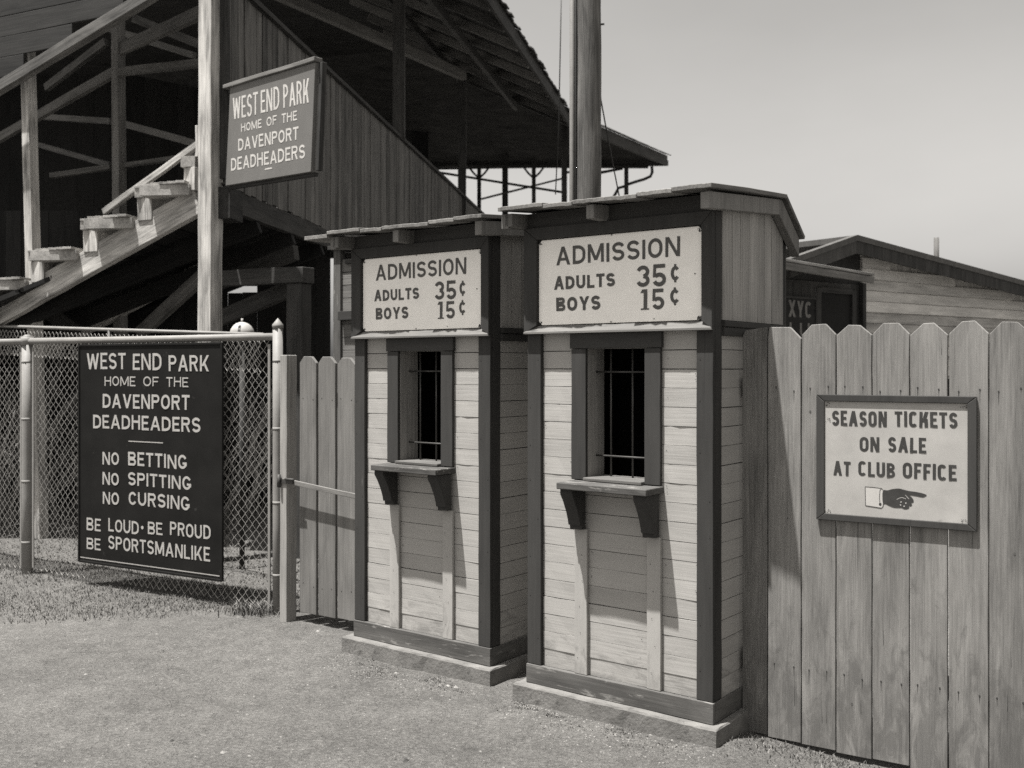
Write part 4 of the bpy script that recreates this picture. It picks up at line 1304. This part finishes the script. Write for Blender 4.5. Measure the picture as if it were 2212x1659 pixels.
# posts rising from the parapet
for (px, w, Yq, ztop, zbot) in ((862, 0.165, 14.55, 7.9, 4.85), (998, 0.155, 19.5, 7.2, 3.0), (1091, 0.145, 25.0, 7.4, 0.0), (1219, 0.12, 23.0, 7.1, 0.0)):
    p = at(px, 0, Yq)
    gplank('post', V((p.x, p.y, zbot)), V((p.x, p.y, ztop)), (1, 0, 0), w, w, M['dark'], 4)
for px in (942, 1035, 1153, 1353):
    p = at(px, 0, 25.0); gplank('post', V((p.x, p.y, 0)), V((p.x, p.y, 6.6)), (1, 0, 0), 0.095, 0.095, M['dark'], 4)
gplank('long_beam', at(560, -30, 15.6), at(1003, 164, 19.3), (0, 0, 1), 0.17, 0.12, M['beam'], 4)
for (a, c, w) in (((925, 369), (1225, 417), .05), ((1035, 431), (1225, 383), .04), ((1220, 372), (1296, 372), .05), ((1296, 373), (1345, 364), .06), ((880, 358), (1400, 361), .06)):
    gplank('tie', at(*a, 24.9), at(*c, 24.9), (0, 0, 1), w, 0.06, M['dark'], 3)
for px in (1035, 1153):
    for s in (-1, 1):
        gpart('knee_brace', MB().tube([rel(at(px, 385, 24.95)), rel(at(px + s * 12, 374, 24.95)), rel(at(px + s * 24, 358, 24.95))], 0.025, 6), M['dark'], 0)
# downspout looping under the eave to the last post
pts = [at(*p, 24.7) for p in ((1408, 360), (1409, 372), (1405, 381), (1392, 387), (1372, 393), (1357, 398), (1348, 403), (1336, 406), (1330, 418), (1320, 434), (1310, 446))]
gpart('downspout', MB().tube([rel(p) for p in pts], 0.035, 8), M['dark'], 0)

# hanging sign board at the head of the stand
ha, hd = V((-2.31, 8.4, 0)), V((0.7011, -0.7130, 0)).normalized()
hs = empty('hanging_sign', ha + V((0, 0, 3.03)), math.atan2(hd.y, hd.x), 'grey hanging park name board projecting from the grandstand post', 'sign')
dz = -3.03
g = MB(); g.prism([(-0.045, 3.09 + dz), (1.205, 3.035 + dz), (1.262, 3.83 + dz), (0.03, 3.885 + dz)], (0, -0.02, 0), (1, 0, 0), (0, 0, 1), (0, 0.035, 0))
g.build('board', M['slate'], hs, 0.004)
g = MB(); g.plank((-0.06, 0.0, 3.905 + dz), (1.275, 0.0, 3.850 + dz), (0, 0, 1), 0.034, 0.075, 6, 0.002); g.build('cap_strip', M['midwood'], hs, 0.005)
g = MB(); g.plank((1.240, 0.03, 3.045 + dz), (1.296, 0.03, 3.83 + dz), (1, 0, 0), 0.035, 0.04, 3, .001)
g.plank((-0.052, 0.03, 3.10 + dz), (0.018, 0.03, 3.88 + dz), (1, 0, 0), 0.03, 0.04, 3, .001); g.plank((-0.04, 0.03, 3.08 + dz), (1.20, 0.03, 3.025 + dz), (0, 0, 1), 0.03, 0.04, 3, .001)
g.build('edge_strip', M['dark'], hs, 0.003)
g = MB(); g.tube([(-0.16, 0.01, 3.90 + dz), (0.05, 0.01, 3.905 + dz)], 0.016, 8); g.tube([(-0.2, 0.01, 3.12 + dz), (0.0, 0.01, 3.12 + dz)], 0.014, 8)
g.build('hanger', M['iron'], hs)
g = MB(); Yl = -0.0212
HL = lambda s, a, b_, c, d, t_, k: letters(g, s, a, b_, c + dz, d + dz, Yl, t_, 0, k)
HL('WEST', .078, .465, 3.618, 3.785, .115, -.07); HL('END', .509, .779, 3.593, 3.762, .115, -.05); HL('PARK', .836, 1.183, 3.576, 3.742, .115, -.055)
HL('HOME', .208, .521, 3.492, 3.556, .175, -.05); HL('OF', .595, .741, 3.473, 3.540, .175, -.05); HL('THE', .812, 1.023, 3.460, 3.528, .175, -.05)
HL('DAVENPORT', .162, 1.044, 3.347, 3.440, .175, -.05); HL('DEADHEADERS', .048, 1.131, 3.202, 3.299, .17, -.046)
g.add([(.559, Yl, 3.136 + dz), (.68, Yl, 3.132 + dz), (.665, Yl, 3.144 + dz), (.58, Yl, 3.147 + dz)], [[0, 1, 2, 3]])
g.build('lettering', M['paintdull'], hs)

# portal frame under the stand
pf = empty('timber_portal', V((-1.79, 8.6, 0)), 0, 'dark square timber portal post and lintel behind the board gate', 'timber frame')
o_ = V((-1.79, 8.6, 0))
g = MB(); g.plank((0, 0, -0.2), (0, 0, 2.30), E, 0.155, 0.13, 8, 0.004); g.build('post', M['dark'], pf, 0.005)
g = MB(); g.plank(E * 1.0 + V((0, 0, 2.37)), E * -0.10 + V((0, 0, 2.37)), (0, 0, 1), 0.13, 0.16, 5, 0.004); g.build('lintel', M['dark'], pf, 0.005)
g = MB(); g.plank(at(470, 690, 9.3) - o_, at(640, 618, 8.75) - o_, (0, 0, 1), 0.14, 0.06, 3, 0.004); g.build('brace', M['dark'], pf, 0.004)
g = MB(); g.plank(at(450, 620, 10.4) - o_, at(640, 545, 9.6) - o_, (0, 0, 1), 0.14, 0.06, 3, 0.004); g.build('brace', M['dark'], pf, 0.004)

# white capped hydrant-like stand pipe behind the rail
c_ = at(523, 722, 8.15)
wd = empty('standpipe', V((c_.x, c_.y, 0)), 0, 'white round-capped standpipe just showing above the chain link top rail', 'standpipe')
g = MB()
prof = [(0.094, 0.0), (0.095, 0.015), (0.088, 0.04), (0.071, 0.066), (0.047, 0.086), (0.022, 0.095), (0.002, 0.097)]
vs, fs = [], []
for i, (r, z) in enumerate(prof):
    for j in range(20): vs.append((r * math.cos(j * math.pi / 10), r * math.sin(j * math.pi / 10), c_.z - 0.0 + z))
for i in range(len(prof) - 1):
    for j in range(20): fs.append([i * 20 + j, i * 20 + (j + 1) % 20, (i + 1) * 20 + (j + 1) % 20, (i + 1) * 20 + j])
g.add(vs, fs, None, 0, True); g.tube([(0, 0, c_.z + .092), (0, 0, c_.z + .125)], 0.009, 8)
g.build('cap', M['cream'], wd)
g = MB(); g.tube([(0, 0, -0.1), (0, 0, c_.z + .01)], 0.022, 10); g.build('pipe', M['nail'], wd)
g = MB(); g.plank((0, -0.094, c_.z + .012), (0, -0.070, c_.z + .066), (1, 0, 0), 0.019, 0.010); g.build('mark', M['nail'], wd)

# ------------------------------------------------------------------ small white-sided hut behind the farther booth
hut = empty('small_hut', V((-1.33, 7.62, 0)), BROT, 'white-sided hut corner, darkened in colour for shade, showing between the dark portal and the farther booth', 'hut')
g = MB(); z = 0.0
while z < 2.38:
    g.box(0.075, 1.1, 0.02, 0.036, z, z + 0.094 - random.uniform(.001, .004), n=4, jit=.001); z += 0.096
g.build('siding', M['gate'], hut)  # shade on the hut put into siding and corner colours
g = MB(); g.box(0, 0.074, 0, 0.05, 0, 2.47, n=6, jit=.002); g.build('corner_post', M['base'], hut, .003)
g = MB(); g.box(0.0, 0.02, 0.052, 0.9, 0, 2.46); g.box(0.02, 1.1, 0.88, 0.9, 0, 2.46); g.box(1.08, 1.1, 0.05, 0.878, 0, 2.46); g.build('side_wall', M['greyboard'], hut)
g = MB(); g.box(0.078, 1.0, -0.03, 0.0195, 1.945, 2.012); g.box(0.12, 1.0, 0.0, 0.0195, 2.36, 2.39); g.build('ledge', M['trim'], hut, .003)
g = MB(); g.box(-0.03, 1.12, -0.03, 0.95, 2.472, 2.50); g.build('roof', M['dark'], hut)

# ------------------------------------------------------------------ utility pole
pp = at(1269, 0, 9.0)
up_ = empty('utility_pole', V((pp.x, pp.y, 0)), 0, 'thick round timber utility pole with pale conduit, rising behind the booths', 'utility pole')
g = MB(); zs = np.linspace(-0.5, 9.0, 30)
g.tube([(random.uniform(-.003, .003), random.uniform(-.003, .003), z) for z in zs], 0.118, 24, taper=[1.08 - 0.014 * z for z in zs]); g.build('trunk', M['pole'], up_)
g = MB(); g.tube([(-0.136, -0.04, 0.2), (-0.139, -0.04, 3.2), (-0.130, -0.04, 8.8)], 0.022, 12); g.build('conduit', M['steel'], up_)
g = MB(); g.tube([(-0.105, -0.075, 0.2), (-0.108, -0.075, 4), (-0.104, -0.075, 8.8)], 0.011, 8); g.build('cable', M['wirecable'], up_)
g = MB()
for z in (2.0, 3.6, 4.6, 5.6): g.tube([(0.09, -0.03, z), (0.145, -0.03, z + .005)], 0.009, 8)
g.build('step_bolt', M['iron'], up_)
w1 = MB().tube([at(1213, -40, 12.0), at(1210, 120, 12.0), at(1207, 262, 12.0), at(1200, 420, 12.5)], 0.007, 6).build('hanging_cable', M['wirecable'])
tag(w1, 'thin dark cable hanging against the sky left of the utility pole', 'cable', 'loose cables by the pole')
w2 = MB().tube([at(1292, 120, 9.6), at(1298, 215, 9.8), at(1308, 270, 10), at(1322, 345, 10.2), at(1340, 436, 10.4)], 0.007, 6).build('hanging_cable', M['wirecable'])
tag(w2, 'thin slack cable slanting down to the right of the utility pole', 'cable', 'loose cables by the pole')

# ------------------------------------------------------------------ clubhouse behind the picket fence
CO, CD = V((4.10, 12.0, 0)), V((0.81, 0.59, 0)).normalized()
CROT = math.atan2(CD.y, CD.x)
ch = empty('clubhouse', CO, CROT, 'low clubhouse with pale board siding and gable roof behind the picket fence', 'clubhouse')
RS = -0.473                                 # where the ridge meets the gable
rz = lambda s: 3.0 + (s - RS) * 0.292 if s < RS else 3.0 - (s - RS) * 0.091
g = MB(); z = 0.2; pitch = 0.128
while z < 3.1:
    smax = 5.0
    if z + pitch > 2.5: smax = min(5.0, (2.98 - z - pitch) / 0.091 + RS)
    if smax > 0.3:
        x_ = random.uniform(-.004, .004)
        g.plank((0.0, x_ - 0.004, z + pitch / 2), (smax, x_ - 0.004, z + pitch / 2), (0, math.sin(R(6)), math.cos(R(6))), pitch - .006, 0.018, 10, .002)
    z += pitch
g.build('siding', M['clubside'], ch)
g = MB()
g.prism([(0.0, 0), (5.0, 0), (5.0, rz(5.0) - .02), (0.0, rz(0.0) - .02)], (0, 0.022, 0), (1, 0, 0), (0, 0, 1), (0, 0.04, 0))
g.build('gable_wall', M['clubside'], ch)
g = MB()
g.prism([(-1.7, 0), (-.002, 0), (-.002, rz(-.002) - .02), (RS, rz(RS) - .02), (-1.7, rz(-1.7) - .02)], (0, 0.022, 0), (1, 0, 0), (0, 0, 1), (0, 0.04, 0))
g.build('gable_wall', M['endwall'], ch)  # left half dark: shade under the eaves put into its colour
g = MB(); x = -1.7
while x < -0.02:
    w = min(0.15, -0.015 - x)
    if x + w < -0.77 or x > -0.25: g.box(x, x + w - .004, 0.0, 0.02, 0, 2.56)
    else: g.box(x, x + w - .004, 0.0, 0.02, 2.50, 2.56)
    x += 0.15
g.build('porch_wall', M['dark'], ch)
g = MB(); g.box(-0.86, -0.785, -0.025, 0.019, 0, 2.49); g.box(-0.215, -0.14, -0.025, 0.019, 0, 2.49); g.box(-0.784, -0.216, -0.025, 0.019, 2.44, 2.50)
df = g.build('door_frame', M['dark'], ch)
g = MB(); g.box(-0.782, -0.218, 0.004, 0.0195, 0, 2.438); g.build('door', M['void'], df)
g = MB(); g.box(-0.06, 0.0, -0.06, 0.0185, 0, 2.58); g.build('porch_post', M['dark'], ch)
g = MB(); g.plank((-2.0, -0.225, 2.705), (-0.41, -0.225, 2.628), (0, 1, 0), 0.45, 0.03, 4, .003); g.plank((-2.0, -0.437, 2.645), (-0.41, -0.437, 2.568), (0, 0, 1), 0.075, 0.02, 4, .002)
g.build('porch_roof', M['beam'], ch, .004)
g = MB()
RT, OV = 0.065, 0.28
for (a, c, dp) in ((-1.62, RS, 0.10), (RS, 5.6, 5.5)):
    g.prism([(a, rz(a) + .02), (c, rz(c) + .02), (c, rz(c) + .02 + RT), (a, rz(a) + .02 + RT)], (0, -OV, 0), (1, 0, 0), (0, 0, 1), (0, dp, 0))
rf = g.build('roof', M['shingle'], ch)
g = MB()
for (a, c) in ((-1.62, RS - .002), (RS, 5.6)):
    g.prism([(a, rz(a) - .12), (c, rz(c) - .12), (c, rz(c) + .018), (a, rz(a) + .018)], (0, -OV + .012, 0), (1, 0, 0), (0, 0, 1), (0, 0.03, 0))
g.build('barge_board', M['dark'], ch)
g = MB(); g.tube([(2.04, 0.3, 2.7), (2.04, 0.3, 3.30)], 0.034, 10); g.build('flue_pipe', M['base'], ch)
cs = empty('porch_sign', CO + CD * -1.28 + V((0, 0, 1.9)), CROT, 'small dark sign with white letters on the shaded clubhouse porch wall', 'sign')
g = MB(); g.box(-0.28, 0.36, -0.045, -0.005, -0.1, 0.45); g.build('panel', M['darker'], cs)
g = MB(); g.box(-0.29, 0.37, -0.055, -0.003, 0.452, 0.475); g.box(0.362, 0.385, -0.055, -0.003, -0.1, 0.451); g.build('frame', M['dark'], cs)
g = MB(); letters(g, 'XYC', -0.10, 0.29, 0.25, 0.42, -0.047, .2); letters(g, 'LU', -0.08, 0.26, 0.02, 0.18, -0.047, .2); g.build('lettering', M['fade'], cs)

# ------------------------------------------------------------------ weeds, twigs and pebbles
def weed_spots(n, fn, h=(0.015, 0.05), w=(0.003, 0.007)):
    out = []
    for i in range(n):
        x, y, k = fn()
        out.append((x, y, random.uniform(*h) * k, random.uniform(*w), random.random()))
    return out


def along_base(org, s0, s1, out_lo, out_hi):
    cl_ = [(random.uniform(s0, s1), random.uniform(out_lo, out_hi), random.uniform(.02, .06)) for _ in range(16)]

    def fn():
        c = random.choice(cl_)
        p = V(org) + FX * (c[0] + random.gauss(0, c[2])) - FY * (abs(c[1] + random.gauss(0, c[2] * .6)) + 0.05)
        return p.x, p.y, 1.0
    return fn


ws = []
ws += weed_spots(900, along_base(BO1, 0.1, 1.0, 0.0, 0.22), (.004, .015))
ws += weed_spots(900, along_base(BO2, 0.0, 1.0, 0.0, 0.22), (.004, .015))


def by_fence():
    s = random.uniform(0.02, 1.0); o_ = abs(random.gauss(0, 0.16)) + 0.01
    p = PO + PD * s + V((-0.53, -0.848, 0)) * o_
    return p.x, p.y, 1.0


ws += weed_spots(1700, by_fence, (.006, .026))


def by_post():
    c = FO + FD * 2.42
    return c.x + random.gauss(0, .10), c.y - .02 + random.gauss(0, .06), 1.4


ws += weed_spots(700, by_post, (.03, .07), (.004, .009))
for i in range(420):                          # stray straws over the dirt
    x, y = random.uniform(-2.6, 1.5), random.uniform(2.8, 6.2)
    ws.append((x, y, random.uniform(.004, .012), random.uniform(.002, .005), random.random()))
blades('weeds', ws, 'weed', 'low dry weeds and straw scattered along the booth footings', 'weeds')

vs, fs, tn = [], [], []
octa = [(1, 0, 0), (0, 1, 0), (-1, 0, 0), (0, -1, 0), (0, 0, 1)]
for i in range(5200):
    y = 2.6 + 4.2 * random.random() ** 1.3
    x = random.uniform(-0.56 * y - .2, 0.5 * y)
    if i < 1300:
        s = random.uniform(0, 1.05); o_ = abs(random.gauss(0, .16)) + .05
        p = (BO1 if i % 2 else BO2) + FX * s - FY * o_; x, y = p.x, p.y
    if (x - BO2.x) * 0.606 + (y - BO2.y) * 0.795 > -0.05 and x > -0.85: continue
    if x < -1.5 and y > edge_y(x): continue
    r = random.uniform(.0018, .0052) * (2.6 if random.random() < .015 else 1)
    z = ground_h(x, y)
    o_ = len(vs); a = random.uniform(0, 6.28)
    for q in octa:
        k = random.uniform(.7, 1.3) * r
        vs.append((x + (q[0] * math.cos(a) - q[1] * math.sin(a)) * k * 1.2, y + (q[0] * math.sin(a) + q[1] * math.cos(a)) * k, z + q[2] * k * .8))
    fs += [[o_, o_ + 1, o_ + 4], [o_ + 1, o_ + 2, o_ + 4], [o_ + 2, o_ + 3, o_ + 4], [o_ + 3, o_, o_ + 4]]
    tn += [random.random()] * 5
tag(fast_mesh('gravel', vs, fs, tn, M['stone']), 'small loose pebbles scattered over the sandy dirt', 'gravel', kind='stuff')

# dead brush leaning under the stand, seen through the netting
g = MB()
for i in range(170):
    x = random.uniform(-6.2, -2.2); y = random.uniform(9.7, 11.4)
    ln = random.uniform(0.6, 1.7); tx = random.uniform(0.1, 0.9) * ln * random.choice((1, 1, 1, -1)); r = random.uniform(.004, .011)
    p0 = V((x, y, 0.0)); p2 = V((x + tx, y + random.uniform(-.2, .2), ln))
    p1 = p0.lerp(p2, .5) + V((random.uniform(-.1, .1), random.uniform(-.1, .1), .06))
    g.tube([p0, p1, p2], r, 4, tone=random.random(), taper=[1, .8, .35])
    for q in range(3):
        s = p1.lerp(p2, random.random()); g.tube([s, s + V((random.uniform(-.25, .25), random.uniform(-.1, .1), random.uniform(.05, .3)))], r * .5, 3, tone=random.random())
tag(g.build('brush', M['twig']), 'tangle of dead brush leaning under the grandstand behind the netting', 'brush', kind='stuff')
# leaning pole in the brush
pl = MB().tube([at(88, 980, 10.6), at(130, 900, 10.4), at(185, 830, 10.3)], 0.032, 8).build('leaning_pole', M['beam'])
tag(pl, 'pale crooked pole leaning in the brush left of the rules sign', 'pole')

# ------------------------------------------------------------------ sky is the world itself
